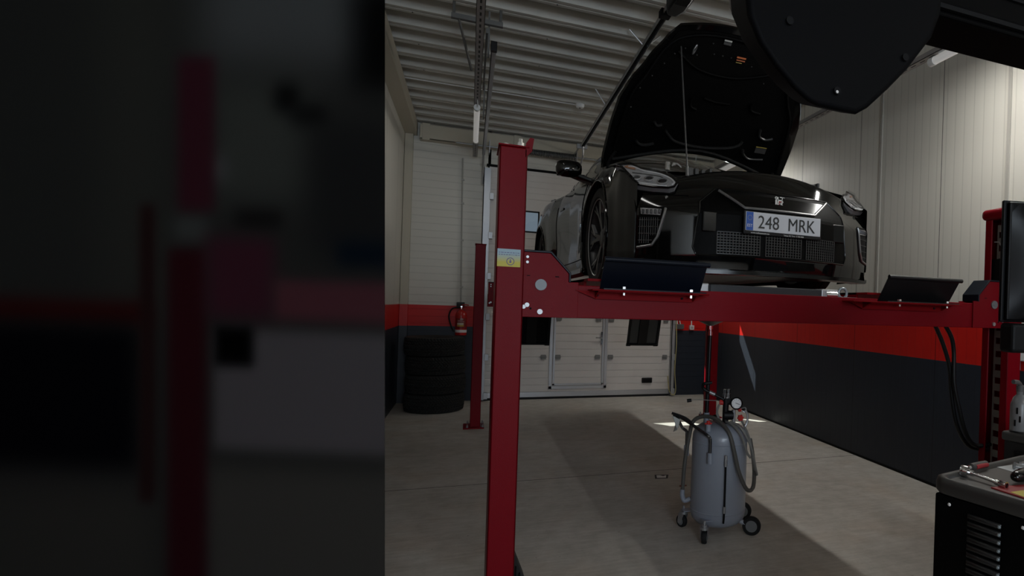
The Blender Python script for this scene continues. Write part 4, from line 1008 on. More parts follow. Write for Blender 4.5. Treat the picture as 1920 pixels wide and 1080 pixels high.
sticker(.51, .292, .10, .006, (.32, .24, .05), 'hood_sticker', 'yellow edged sticker'); sticker(.51, .262, .10, .045, (.022, .022, .022), 'hood_sticker')
m = MB()
for x, s in ((-.35, .93), (-.42, .88), (-.48, .80), (-.55, .70), (-.25, .90), (-.12, .93), (-.05, .93), (.02, .93), (.22, .98), (.3, .93), (.34, .80), (-.62, .60), (-.66, .45), (.2, .90), (-.15, 1.0)): m.ball(hs(x, s, -.05), .006, n=6)
build('hood_clip', m, mat('clip_grey', (.03, .03, .03), .3), hood)
for sgn in (-1, 1):
    m = MB(); m.tube([(sgn * .70, 1.47, .93), (sgn * .74, 1.44, .99), hs(sgn * .70, .08, -.03)], .012, n=8); build('hood_hinge', m, BLACK, hood)
m = MB(); m.tube([(-.51, .30, .715), (-.508, .32, .80), tuple(hs(-.385, .935, -.05))], .0055, n=8, curve=False); m.cyl((-.51, .30, .70), (-.509, .31, .765), .009); build('prop_rod', m, mat('rod_grey', (.12, .12, .12), .35, .6), car, sm=True, label='thin rod holding the hood open')
# little parts along the front of the engine bay
m = MB(); m.cyl((-.62, .36, .735), (-.62, .36, .785), .016, n=10); m.ball((-.585, .34, .772), .013, n=8); m.tube([(-.6, .34, .76), (-.57, .33, .775), (-.54, .33, .755)], .006, n=6); build('hood_lock', m, mat('zinc_part', (.30, .29, .27), .4, .5), car, sm=True)
m = MB(); random.seed(11)
for i in range(22):
    x = -.5 + i * .045; h = random.uniform(.006, .022); m.box((x, .30 + random.uniform(-.02, .03), .70), (x + random.uniform(.01, .035), .36, .745 + h))
build('bay_fittings', m, mat('bay_grey', (.045, .045, .045), .4, .3), car, bevel=.003)
m = MB(); m.tube([(.06, .66, .78), (.062, .66, .83), (.066, .66, .845)], .006, n=6); m.cyl((.066, .655, .838), (.068, .655, .872), .013, n=10); build('dipstick', m, mat('dipstick_yellow', (.50, .33, .03), .4), car, sm=True, label='yellow oil dipstick handle')

# ================================================================ waste oil drainer on the floor
cxx, cyy = 1.60, 3.60
od = thing('oil_drainer', 'grey wheeled oil drainer tank with funnel on a tall pole', 'oil drainer', (cxx, cyy, 0))
c0 = (cxx, cyy, 0)
m = MB(); m.lathe([(.02, .055), (.10, .06), (.150, .075), (.178, .105), (.186, .14), (.186, .62), (.183, .66), (.168, .695), (.13, .722), (.07, .735), (.01, .738)], c0, n=56); tk = build('tank', m, GREYT, od, world=True, sm=True, angle=50)
for z in (.165, .615):
    m = MB(); m.lathe([(.186, z - .004), (.1885, z), (.186, z + .004)], c0, n=56, caps=False); build('weld_seam', m, GREYT, tk, world=True, sm=True)
m = MB(); m.tube([(cxx - .04, cyy - .190, .12), (cxx - .04, cyy - .198, .20), (cxx - .04, cyy - .198, .50), (cxx - .04, cyy - .19, .54)], .0065, n=8); sg = build('sight_tube', m, BLKM, od, world=True, sm=True)
m = MB()
for z in (.20, .50): m.cyl((cxx - .04, cyy - .198, z - .012), (cxx - .04, cyy - .198, z + .03), .010, n=10)
m.cyl((cxx - .04, cyy - .198, .53), (cxx - .04, cyy - .198, .56), .009, n=8); build('fitting', m, STEEL, sg, world=True, sm=True)
def caster(x, y, swivel, ang):
    k = sub('caster' if swivel else 'fixed_wheel', (x - cxx, y - cyy, 0), od); k.rotation_euler = (0, 0, ang)
    r = .043 if swivel else .062
    m = MB(); m.lathe([(.012, -.016), (r - .004, -.016), (r, -.010), (r, .010), (r - .004, .016), (.012, .016)], (0, 0, r), (1, 0, 0), n=28); build('tread', m, RUBBER, k, sm=True)
    m = MB(); m.lathe([(.001, -.018), (r * .62, -.0165), (r * .66, 0), (r * .62, .0165), (.001, .018)], (0, 0, r), (1, 0, 0), n=24); build('wheel_core', m, mat('core_grey', (.20, .21, .22), .4), k, sm=True)
    if swivel:
        m = MB()
        for s in (-1, 1): m.prism([(s * .021, .018, r - .012), (s * .021, -.012, r - .012), (s * .021, -.038, .098), (s * .021, .012, .098)], (s * .003, 0, 0))
        m.cyl((0, -.015, .096), (0, -.015, .112), .028, n=18); m.cyl((0, -.015, .112), (0, -.015, .125), .018, n=14); m.cyl((0, -.015, .125), (0, -.015, .150), .008, n=10); m.cyl((-.025, 0, r), (.025, 0, r), .006, n=8); build('fork', m, STEEL, k, sm=True)
    return k
caster(1.395, 3.735, True, .4); caster(1.437, 3.425, True, -.5)
caster(1.79, 3.46, False, 1.0); caster(1.86, 3.74, False, 1.0)
m = MB(); m.tube([(cxx + .10, cyy - .09, .10), (1.77, 3.475, .062)], .016, n=10, curve=False); m.tube([(cxx + .12, cyy + .08, .10), (1.84, 3.73, .062)], .016, n=10, curve=False); build('axle_arm', m, GREYT, od, world=True, sm=True)
m = MB(); m.box((1.38, 3.66, .125), (1.46, 3.72, .131)); m.box((1.435, 3.44, .128), (1.50, 3.50, .134)); build('caster_bracket', m, GREYT, od, world=True, bevel=.002)
# pole with funnel
px_, py_ = 1.505, 3.62
m = MB(); m.cyl((px_, py_, .70), (px_ + .008, py_, 1.33), .0135, n=14); build('pole', m, mat('pole_dark_steel', (.03, .03, .032), .25, .6), od, world=True, sm=True)
m = MB(); m.cyl((px_, py_, .70), (px_, py_, .80), .020, n=14); build('pole_socket', m, GREYT, od, world=True, sm=True)
m = MB(); m.ball((px_ + .055, py_ - .02, .765), .022, n=14); m.cyl((px_, py_, .765), (px_ + .05, py_ - .02, .765), .007); build('pole_knob', m, BLACK, od, world=True, sm=True)
m = MB(); m.cyl((px_ + .008, py_, 1.32), (px_ + .008, py_, 1.345), .017, n=12); m.cyl((px_ + .008, py_, 1.345), (px_ + .008, py_, 1.362), .012, n=12); m.cyl((px_ + .008, py_, 1.362), (px_ + .008, py_, 1.395), .018, n=8); build('ball_valve', m, CHROME, od, world=True, sm=True)
m = MB(); m.lathe([(.016, 1.385), (.03, 1.392), (.09, 1.418), (.135, 1.443), (.142, 1.452), (.138, 1.452), (.09, 1.424), (.02, 1.398)], (px_ + .008, py_, 0), n=40, caps=False); build('funnel', m, mat('funnel_grey', (.075, .075, .075), .3, .5), od, world=True, sm=True)
# handle frame of bent chrome tube
for (xa, ya) in ((1.395, 3.69), (1.47, 3.455)):
    m = MB()
    hx = 1.30 + (.02 if ya < 3.6 else 0); hy = 3.70 - (.05 if ya < 3.6 else 0)
    m.tube([(xa, ya, .53), (xa, ya, .64), (xa - .004, ya + .002, .665), (xa - .03, ya + .02, .69), (hx + .02, hy, .765), (hx, hy + .01, .772)], .0105, n=10); build('handle_tube', m, mat('pole_steel', (.16, .16, .165), .22, .9), od, world=True, sm=True)
    m = MB(); m.cyl((xa, ya, .50), (xa, ya, .57), .018, n=14); build('handle_socket', m, GREYT, od, world=True, sm=True)
m = MB(); m.prism([(1.285, 3.675, .775), (1.335, 3.665, .750), (1.325, 3.66, .71), (1.315, 3.66, .685), (1.290, 3.67, .670), (1.298, 3.668, .688), (1.302, 3.666, .72)], (0, .006, 0)); build('hook_plate', m, mat('hook_grey', (.16, .155, .14), .4, .5), od, world=True)
m = MB(); m.tube([(1.285, 3.70, .790), (1.36, 3.66, .765), (1.40, 3.63, .735)], .009, n=8); build('grip', m, BLACK, od, world=True, sm=True)
# level pipe on the left side
m = MB(); m.tube([(1.425, 3.66, .215), (1.385, 3.675, .20), (1.372, 3.68, .23), (1.374, 3.68, .30), (1.382, 3.68, .45), (1.405, 3.675, .63), (1.43, 3.66, .74), (1.49, 3.60, .778), (1.545, 3.51, .765), (1.585, 3.425, .70), (1.61, 3.392, .59), (1.645, 3.378, .45), (1.70, 3.370, .34), (1.765, 3.410, .335), (1.805, 3.475, .42), (1.803, 3.50, .52), (1.792, 3.53, .63)], .0135, n=10); build('drain_hose', m, mat('hose_grey', (.085, .080, .072), .35), od, world=True, sm=True)
m = MB(); m.tube([(1.425, 3.66, .215), (1.388, 3.675, .20), (1.372, 3.68, .235), (1.373, 3.68, .275)], .0165, n=10); build('elbow_pipe', m, GREYT, od, world=True, sm=True)
m = MB(); m.box((1.350, 3.675, .295), (1.40, 3.685, .302)); build('pipe_valve', m, mat('rust_red', (.12, .03, .015), .5), od, world=True)
m = MB(); m.cyl((1.47, 3.50, .70), (1.47, 3.50, .745), .017, n=12); build('filler_neck', m, GREYT, od, world=True, sm=True)
m = MB(); m.box((1.445, 3.495, .745), (1.495, 3.507, .755)); m.cyl((1.47, 3.50, .744), (1.47, 3.50, .768), .013, n=8); build('valve_knob', m, REDK, od, world=True, bevel=.003)
# vacuum head on top
m = MB(); m.cyl((1.615, 3.555, .73), (1.615, 3.555, .905), .020, n=14); m.cyl((1.60, 3.555, .79), (1.665, 3.54, .79), .031, n=18); m.box((1.61, 3.535, .87), (1.66, 3.575, .905)); build('vacuum_head', m, BLACK, od, world=True, sm=True, bevel=.003)
m = MB()
for x in (1.603, 1.632):
    m.cyl((x, 3.545, .905), (x, 3.545, .935), .0125, n=10); m.cyl((x, 3.545, .935), (x, 3.545, .945), .009, n=10); m.cyl((x, 3.545, .945), (x, 3.545, .965), .0105, n=10)
m.cyl((1.617, 3.545, .88), (1.617, 3.545, .91), .009, n=8); build('coupling', m, CHROME, od, world=True, sm=True)
gc = V(1.678, 3.525, .872); gn = V(-.25, -.93, .12).normalized()
m = MB(); m.lathe([(.030, .02), (.040, .016), (.042, -.012), (.038, -.018), (.033, -.014)], gc, -gn, n=30, caps=False); gg = build('gauge', m, BLACK, od, world=True, sm=True)
m = MB(); m.cyl(gc + gn * .004, gc + gn * .0135, .0345, n=30); gf = build('gauge_face', m, WHITE, gg, world=True, sm=True)
gu = gn.cross(V(0, 0, 1)).normalized(); gv = gu.cross(gn)
m = MB()
for k in range(9):
    a = R(225 - k * 33.75); d = gu * -math.cos(a) + gv * math.sin(a); q = d.cross(gn) * .0012; p = gc + gn * .0142
    m.poly([p + d * .024 - q, p + d * .024 + q, p + d * .029 + q, p + d * .029 - q])
d = (gu * -.9 + gv * -.3).normalized(); q = d.cross(gn) * .0015; p = gc + gn * .0145
m.poly([p - d * .008 - q, p - d * .008 + q, p + d * .022 + q, p + d * .022 - q]); build('gauge_marks', m, BLKM, gf, world=True)
m = MB(); m.cyl((1.578, 3.57, .872), (1.60, 3.56, .872), .015, n=10); m.box((1.570, 3.555, .862), (1.606, 3.565, .892)); build('valve_knob', m, REDK, od, world=True, bevel=.003)
m = MB(); m.cyl((1.665, 3.53, .74), (1.665, 3.53, .83), .013, n=12); m.cyl((1.665, 3.53, .72), (1.665, 3.53, .735), .017, n=12); build('level_glass', m, mat('pale_zinc', (.40, .40, .41), .35, .6), od, world=True, sm=True)
for c_, r_ in (((1.702, 3.495, .778), .022), ((1.704, 3.515, .828), .013)):
    m = MB(); pts = []
    for k in range(24):
        a = 2 * PI * k / 24; rr_ = r_ * (1 if k % 4 < 2 else .78); pts.append((c_[0] + rr_ * math.cos(a), c_[1], c_[2] + rr_ * math.sin(a)))
    m.prism(pts, (0, .014, 0)); m.cyl((c_[0], c_[1] - .004, c_[2]), (c_[0], c_[1] + .03, c_[2]), .005, n=8); build('valve_knob', m, REDK, od, world=True)
m = MB(); m.tube([(1.70, 3.52, .83), (1.735, 3.51, .845), (1.745, 3.51, .825), (1.72, 3.51, .82), (1.75, 3.50, .81)], .004, n=6); m.tube([(1.735, 3.50, .83), (1.752, 3.495, .79), (1.748, 3.495, .745), (1.735, 3.495, .72)], .008, n=8); build('pipe_spring', m, STEEL, od, world=True, sm=True)
for pts in ([(1.61, 3.53, .75), (1.63, 3.47, .74), (1.665, 3.405, .68), (1.70, 3.392, .58), (1.735, 3.405, .535)], [(1.635, 3.52, .75), (1.685, 3.455, .72), (1.745, 3.418, .60), (1.79, 3.425, .45), (1.812, 3.45, .405), (1.806, 3.47, .42), (1.79, 3.485, .52), (1.78, 3.505, .62), (1.75, 3.515, .70), (1.715, 3.52, .765)], [(1.575, 3.57, .86), (1.562, 3.575, .82), (1.567, 3.57, .78), (1.585, 3.56, .745)]):
    m = MB(); m.tube(pts, .008, n=8); build('suction_hose', m, mat('clear_hose', (.20, .195, .18), .3), od, world=True, sm=True)
m = MB(); m.tube([(1.60, 3.555, .895), (1.545, 3.58, .925), (1.50, 3.60, .945), (1.475, 3.61, .962), (1.466, 3.605, .985), (1.475, 3.59, 1.0), (1.52, 3.58, 1.006)], .0105, n=10); build('probe_holder', m, BLACK, od, world=True, sm=True)
m = MB(); m.cyl((1.545, 3.58, .926), (1.512, 3.595, .941), .0125, n=12); build('probe_sleeve', m, STEEL, od, world=True, sm=True)
m = MB(); m.tube([(1.395, 3.64, .882), (1.45, 3.62, .888), (1.52, 3.59, .886), (1.58, 3.57, .885)], .0028, n=6); build('probe_wire', m, STEEL, od, world=True, sm=True)
m = MB(); m.cyl((1.372, 3.648, .878), (1.40, 3.638, .883), .011, n=10); build('probe_tip', m, BLACK, od, world=True, sm=True)

# ---------------------------------------------------------------- small things on the floor
m = MB(); m.prism([(1.55, 4.85, .0005), (1.66, 4.83, .0005), (1.70, 4.93, .0005), (1.58, 4.96, .0005)], (0, 0, .0015)); fs = thing('floor_sticker', 'torn white and black sticker flat on the concrete beside the oil drainer', 'sticker', (1.62, 4.89, 0))
build('sticker_sheet', m, mat('sticker_black', (.03, .03, .03), .6), fs, world=True)
m = MB(); m.prism([(1.572, 4.865, .002), (1.65, 4.85, .002), (1.675, 4.92, .002), (1.64, 4.90, .002), (1.62, 4.935, .002), (1.59, 4.94, .002)], (0, 0, .0006)); build('sticker_print', m, WHITE, fs, world=True)
t = thing('rubber_pad', 'dark rubber wheel chock leaning behind the nearest red post', 'wheel chock', (.30, 3.10, 0))
m = MB(); m.prism([(.222, 3.10, .0), (.330, 3.06, .0), (.300, 3.06, .10), (.245, 3.08, .24), (.232, 3.10, .25)], (0, .10, 0)); build('pad', m, mat('chock_rubber', (.03, .028, .026), .6, bump=.3), t, world=True, bevel=.004)
m = MB()
for k in range(5): m.box((.238 + k * .018, 3.052, .0), (.243 + k * .018, 3.07, .20 - k * .035))
build('ridge', m, BLKM, t, world=True)

# ================================================================ console: cabinet with tools (right foreground)
cb = thing('tool_cabinet', 'black cabinet with louvred side and rimmed rubber top in the right foreground', 'cabinet', (1.40, 1.45, 0), math.atan2(.223, .975))
W_, L_, H_ = .60, .80, .975
m = MB(); m.box((.004, -L_ + .004, .03), (W_ - .004, -.004, .935)); build('body', m, mat('cabinet_black', (.0012, .0012, .0013), .6, 0, .08), cb, bevel=.006)
m = MB(); m.box((.02, -L_ + .02, 0), (W_ - .02, -.02, .03)); build('plinth', m, BLKM, cb)
RIMT = mat('tray_rubber', (.085, .078, .070), .55, 0, .4, bump=.15, bscale=150)
def rrect(x0, x1, y0, y1, r, z, n=8):
    pts = []
    for cx_, cy_, a0 in ((x1 - r, y1 - r, 0), (x0 + r, y1 - r, 90), (x0 + r, y0 + r, 180), (x1 - r, y0 + r, 270)):
        for i in range(n + 1): a = R(a0 + 90 * i / n); pts.append((cx_ + r * math.cos(a), cy_ + r * math.sin(a), z))
    return pts
m = MB()
loops = [rrect(-.003, W_ + .003, -L_ - .003, .003, .05, .940), rrect(-.008, W_ + .008, -L_ - .008, .008, .05, .948), rrect(-.008, W_ + .008, -L_ - .008, .008, .05, .972), rrect(-.004, W_ + .004, -L_ - .004, .004, .048, .986), rrect(.006, W_ - .006, -L_ + .006, -.006, .045, .990), rrect(.016, W_ - .016, -L_ + .016, -.016, .042, .986), rrect(.022, W_ - .022, -L_ + .022, -.022, .038, .974)]
m.grid(loops, wrap=True); build('tray_rim', m, mat('rim_rubber', (.030, .028, .026), .45), cb, sm=True, angle=60, label='raised black rubber rim')
m = MB(); m.poly(rrect(.015, W_ - .015, -L_ + .015, -.015, .04, .9745)); build('tray_mat', m, RIMT, cb)
for k in range(15):
    z = .895 - .0235 * k; ya, yb = -.118, -.222
    m = MB(); 
    rows = [[(-.001, ya, z - .009), (-.001, ya - .004, z - .009), (-.001, yb + .004, z - .009), (-.001, yb, z - .009)]]
    rows = []
    for j in range(7):
        a = PI * j / 6; o_ = .008 * math.sin(a); zz = z - .008 * math.cos(a); rows.append([(0, ya, zz), (-o_, ya - .005, zz), (-o_, yb + .005, zz), (0, yb, zz)])
    m.grid(rows); build('louvre', m, mat('louvre_black', (.010, .010, .010), .4), cb, sm=True, angle=70)
    m = MB(); m.ball((-.006, yb + .003, z), .0055, n=8); build('louvre_end', m, mat('louvre_end_pale', (.22, .25, .26), .4, .3), cb, sm=True)  # pale blue-grey bead at one end of each louvre
for y, z in ((-.058, .912), (-.284, .913), (-.5, .912)):
    m = MB(); m.ball((-.001, y, z), .0055, (.5, 1, 1), n=10); build('rivet', m, WHITE, cb, sm=True)
# tools on the cabinet, placed in the cabinet's own frame
CM = Matrix.Translation(V(1.40, 1.45, 0)) @ Matrix.Rotation(math.atan2(.223, .975), 4, 'Z')
TZ = .975
def tthing(name, label, cat, x, y, z=TZ):
    p = CM @ V(x, y, z); t = thing(name, label, cat, p, math.atan2(.223, .975)); return t
t = tthing('ratchet_wrench', 'chrome ratchet with red and black handle and a long socket extension on the black cabinet', 'ratchet', .125, .0)
m = MB(); m.lathe([(.008, -.010), (.0175, -.010), (.0185, -.006), (.0185, .008), (.0175, .012), (.008, .012)], (.0, -.03, .0185), (.25, -1, 0), n=24); build('head', m, CHROME, t, sm=True)
m = MB(); m.tube([(.006, -.022, .018), (.045, -.012, .017), (.085, -.010, .016)], .0075, n=10); build('shank', m, CHROME, t, sm=True)
m = MB(); m.tube([(.075, -.010, .016), (.10, -.010, .0165), (.135, -.011, .0165), (.162, -.012, .016)], .0125, n=14); hd = build('handle', m, mat('handle_dark', (.05, .045, .042), .5), t, sm=True)
m = MB(); m.tube([(.090, -.0165, .0165), (.125, -.0175, .017), (.160, -.017, .0165)], .0085, n=10); build('handle_insert', m, mat('handle_red', (.30, .02, .025), .5), hd, sm=True)
m = MB(); m.cyl((.004, -.042, .0175), (.002, -.062, .0165), .0095, n=14); m.cyl((.002, -.062, .0165), (-.010, -.148, .012), .0055, n=12); m.cyl((-.0095, -.140, .012), (-.011, -.153, .0115), .0085, n=14); build('extension_bar', m, CHROME, t, sm=True)
m = MB(); m.lathe([(.0085, 0), (.0112, .004), (.0112, .026), (.0075, .026), (.007, .015)], (-.011, -.152, .0115), (-.14, -1, 0), n=20, caps=False); build('socket', m, CHROME, t, sm=True)
m = MB(); m.box((.03, -.42, .0), (.28, -.148, .003), Matrix.Rotation(R(0), 4, 'Z')); bk = tthing('red_booklet', 'flat red booklet with a yellow corner on the black cabinet top', 'booklet', .05, .0)
m = MB(); m.prism([(.028, -.146, 0), (.15, -.185, 0), (.16, -.42, 0), (.0, -.36, 0)], (0, 0, .004)); build('cover', m, mat('booklet_red', (.28, .018, .020), .45), bk)
m = MB(); m.prism([(.030, -.205, .004), (.13, -.225, .004), (.13, -.30, .004), (.012, -.28, .004)], (0, 0, .0008)); build('yellow_panel', m, mat('booklet_yellow', (.50, .40, .03), .45), bk, label='yellow printed panel')
t = tthing('bit_holder', 'glossy black rounded tool grip lying on the red booklet', 'tool', .23, -.165, TZ + .004)
m = MB(); rows = []
for i in range(15):
    u = i / 14; a = PI * u; rr_ = math.sin(a) ** .5; x = -.055 + .13 * (1 - math.cos(a)) / 2
    rows.append([(x, .022 * rr_ * math.cos(2 * PI * j / 18), .021 + .021 * rr_ * math.sin(2 * PI * j / 18)) for j in range(18)])
m.grid(rows, wrap=True); build('grip', m, mat('gloss_black_plastic', (.004, .004, .004), .15), t, sm=True)
m = MB(); m.tube([(-.01, -.018, .030), (.03, -.021, .032), (.07, -.018, .030)], .0035, n=6); build('grip_line', m, STEEL, t, sm=True)
m = MB(); m.prism([(.345, -.020, .975), (.52, -.045, .975), (.55, -.19, .975), (.325, -.125, .975)], (0, 0, .0008)); ps = build('paper_sheet', m, mat('paper', (.52, .54, .55), .7)); ps.matrix_world = CM; tag(ps, 'white paper sheet under loose bolts on the cabinet top', 'paper')
def bolt(x, y, rz, label):
    t = tthing('bolt', label, 'bolt', x, y, TZ + .0008); t.rotation_euler.z += rz
    m = MB(); m.cyl((0, 0, .009), (.008, 0, .009), .009, n=6); build('bolt_head', m, mat('bolt_zinc', (.24, .24, .24), .4, .7), t)
    m = MB(); m.cyl((.008, 0, .009), (.034, 0, .006), .0048, n=12); build('bolt_shank', m, mat('bolt_zinc', (.24, .24, .24), .4, .7), t, sm=True)
bolt(.372, -.062, -.9, 'left loose bolt on the white paper'); bolt(.405, -.048, -1.1, 'middle loose bolt on the white paper'); bolt(.425, -.055, -.75, 'right loose bolt on the white paper')

# ---------------------------------------------------------------- tool chest behind, with a spray bottle
tc_ = thing('tool_chest', 'dark tool chest with red drawer edge behind the black cabinet', 'tool chest', (2.52, 1.85, 0), R(10))
m = MB(); m.box((0, -.40, .04), (.62, .26, .90)); build('body', m, mat('chest_black', (.010, .010, .011), .5), tc_, bevel=.006)
m = MB(); m.box((-.012, -.415, .90), (.63, .27, .945)); build('worktop', m, mat('chest_top', (.05, .048, .045), .45), tc_, bevel=.012, seg=3)
m = MB(); m.box((.02, -.39, .945), (.60, .25, .949)); build('top_mat', m, mat('chest_mat', (.16, .14, .13), .6), tc_)
m = MB(); m.box((.03, -.38, 0), (.59, .24, .04)); build('plinth', m, BLKM, tc_)
for z0, z1 in ((.72, .86), (.54, .70), (.36, .52), (.12, .34)):
    m = MB(); m.box((-.014, -.36, z0), (.0, .20, z1)); dr = build('drawer', m, BLACK, tc_, bevel=.004)
    m = MB(); m.box((-.024, -.35, z1 - .045), (-.012, .19, z1 - .028)); build('drawer_edge', m, mat('drawer_red', (.22, .008, .01), .4), dr, bevel=.003)
sb = thing('spray_bottle', 'clear plastic spray bottle standing on the tool chest at the right edge', 'bottle', (2.518, 2.06, .949))
CP = mat('clear_plastic', (.20, .205, .21), .25)
m = MB(); m.lathe([(.03, 0), (.042, .005), (.042, .13), (.030, .165), (.016, .18), (.016, .195)], n=24); build('bottle_body', m, CP, sb, sm=True)
m = MB()
for a, z in ((3.4, .03), (3.9, .05), (3.6, .09)): m.box((.043 * math.cos(a) - .003, .043 * math.sin(a) - .003, z), (.043 * math.cos(a) + .003, .043 * math.sin(a) + .003, z + .03))
build('bottle_print', m, BLKM, sb)
m = MB(); m.cyl((0, 0, .195), (0, 0, .225), .018, n=14); m.tube([(0, 0, .225), (-.02, -.005, .24), (-.06, -.01, .245)], .011, n=8); build('nozzle', m, mat('nozzle_grey', (.10, .10, .10), .5), sb, sm=True)
t = thing('wall_box', 'white electrical box on the right wall behind the right post', 'electrical box', (3.80, 3.10, 1.15))
m = MB(); m.box((3.77, 2.98, 1.19), (3.838, 3.165, 1.42)); build('housing', m, WHITE, t, world=True, bevel=.006)
m = MB(); m.tube([(3.80, 3.14, 1.19), (3.79, 3.15, 1.12), (3.80, 3.18, 1.06)], .012, n=8); build('cable_gland', m, WHITE, t, world=True, sm=True)
m = MB(); m.cyl((3.80, 3.14, 1.12), (3.80, 3.14, 1.20), .022, n=12); build('plug', m, mat('light_grey', (.4, .4, .4), .5), t, world=True, sm=True)

# ================================================================ wheel aligner: mast, boom with camera pod, monitor
al = thing('wheel_aligner', 'dark wheel aligner with overhead boom, camera pod and monitor at the upper right', 'wheel aligner', (2.30, 1.0, 0))
POD = mat('pod_plastic', (.0016, .0017, .0022), .6, 0, .06)
POD2 = mat('pod_shell', (.024, .022, .021), .5, 0, .3)
BOOM = mat('boom_metal', (.0009, .0009, .0011), .55, 0, .04)
m = MB(); m.box((2.24, .93, .0), (2.36, 1.07, 2.30)); build('mast', m, BOOM, al, world=True, bevel=.008)
m = MB(); m.box((2.19, .85, 0), (2.70, 1.20, .05)); build('base', m, BLACK, al, world=True, bevel=.01)
m = MB()
sec = [(.965, 2.139), (1.085, 2.139), (1.095, 2.150), (1.095, 2.28), (1.085, 2.295), (.975, 2.295), (.965, 2.285), (.965, 2.168), (.972, 2.164), (.972, 2.154), (.965, 2.150)]
m.prism([(.86, y, z) for y, z in sec], (1.55, 0, 0)); bo = build('boom', m, BOOM, al, world=True, bevel=.004)
m = MB(); m.box((.86, .960, 2.154), (2.3, .973, 2.164)); m.box((.86, .960, 2.215), (2.3, .966, 2.221)); build('boom_slot', m, BLKM, bo, world=True)
def podprism(outl, y0, y1, name, mt, bev, parent, grow_=0.0):
    m = MB(); m.prism([(x, y0, z) for x, z in outl], (0, y1 - y0, 0)); return build(name, m, mt, parent, world=True, bevel=bev, seg=5, sm=True, angle=60)
face = [(.446, 2.30), (.440, 2.10), (.450, 2.028), (.474, 1.984), (.508, 1.948), (.548, 1.915), (.580, 1.896), (.600, 1.890), (.690, 1.888), (.716, 1.904), (.765, 1.950), (.811, 1.998), (.871, 2.075), (.893, 2.13), (.897, 2.30)]
def podloft(sections, name, mt, bev, parent):
    m = MB(); vs = [[m.bm.verts.new((x, y, z)) for x, z in o_] for o_, y in sections]
    for a, b in zip(vs, vs[1:]): m.bridge(a, b)
    m.bm.faces.new(vs[0][::-1]); m.bm.faces.new(vs[-1]); return build(name, m, mt, parent, world=True, bevel=bev, seg=4, sm=True, angle=50)
def taper(o_, k, dx=0.0, dz=0.0): return [(x * k + dx, 1.5 + (z - 1.5) * k + dz) for x, z in o_]
pod = podloft([(face, .945), (taper(face, 1.10, -.034, .004), 1.055)], 'camera_pod', POD, .012, al)
low = [(.470, 2.36), (.490, 2.12), (.515, 2.03), (.560, 1.985), (.585, 1.958), (.615, 1.953), (.70, 1.975), (.80, 2.02), (.95, 2.15), (.98, 2.36)]
podloft([(low, 1.058), (taper(low, 1.06, .01), 1.12)], 'pod_rear_shell', POD2, .012, pod)
ear = [(.474, 2.36), (.470, 2.15), (.474, 2.115), (.492, 2.082), (.53, 2.075), (.62, 2.12), (.70, 2.36)]
podloft([(ear, 1.057), (taper(ear, 1.10, .0), 1.20)], 'pod_lens_cover', mat('pod_beige', (.11, .10, .09), .5), .014, pod)
for x, z in ((.532, 2.036), (.800, 2.02), (.640, 1.925)):
    m = MB(); m.cyl((x, .940, z), (x, .948, z), .0075, n=16); build('screw_recess', m, BLKM, pod, world=True)
m = MB(); m.cyl((.6385, .9385, 1.922), (.6385, .942, 1.922), .003, n=8); build('screw', m, STEEL, pod, world=True)
# monitor on an arm
MM = Matrix.Translation(V(1.356, 1.178, 0)) @ Matrix.Rotation(R(-14), 4, 'Z')
mon = sub('monitor', (0, 0, 0), al)
def mbuild(nm, m, mt, par, **k):
    bmesh.ops.transform(m.bm, matrix=MM, verts=m.bm.verts); return build(nm, m, mt, par, world=True, **k)
MBK = mat('monitor_black', (.0022, .0022, .0028), .28, 0, .16)
m = MB(); m.box((0, 0, 1.49), (.50, .012, 1.826)); mbuild('bezel', m, MBK, mon, bevel=.003)
m = MB(); m.box((.010, -.012, 1.495), (.49, .0, 1.820)); mbuild('shell_step', m, MBK, mon, bevel=.004)
m = MB(); rows = []
for k in range(15):
    v = k / 14; z = lerp(1.499, 1.814, v); b_ = math.sin(PI * v) ** .6; rows.append([(lerp(.016, .484, u), -.012 - .055 * b_ * (1 - abs(2 * u - 1) ** 2.2), z) for u in [i / 24 for i in range(25)]])
m.grid(rows); mbuild('back_shell', m, MBK, mon, sm=True)
m = MB(); m.box((.003, -.045, 1.408), (.46, .010, 1.488)); mbuild('lower_box', m, mat('monitor_box', (.004, .004, .0042), .5, 0, .12), mon, bevel=.010, seg=3)
m = MB(); m.tube([tuple(MM @ V(.30, .03, 1.45)), (1.80, 1.12, 1.47), (2.26, 1.02, 1.5)], .02, n=10, curve=False); build('monitor_arm', m, BLACK, al, world=True, sm=True)

# ================================================================ made-up dark banner, added to carry the blurred strip at the left
bn = thing('made_up_banner', 'made-up dark banner standing in for the blurred strip at the left side', 'banner', (0, 0, 0))
#   right edge near the aisle, left edge by the left wall; it leans so its edge stands upright in the frame
PR, PL = V(-.155, 1.288, 0), V(-.890, 1.617, 0)
ux = (PR - PL).normalized(); nrm = V(-ux.y, ux.x, 0)   # nrm points away from the room's front
Wb = (PR - PL).length; LEAN = -.0335; Hb = 2.25
def bp3(u, v, o=0.0):  # u from the left edge, v height, o behind the cloth
    return PL + ux * (u + LEAN * (v - 1.5)) + V(0, 0, v) + nrm * o
bn.location = (PL + PR) / 2
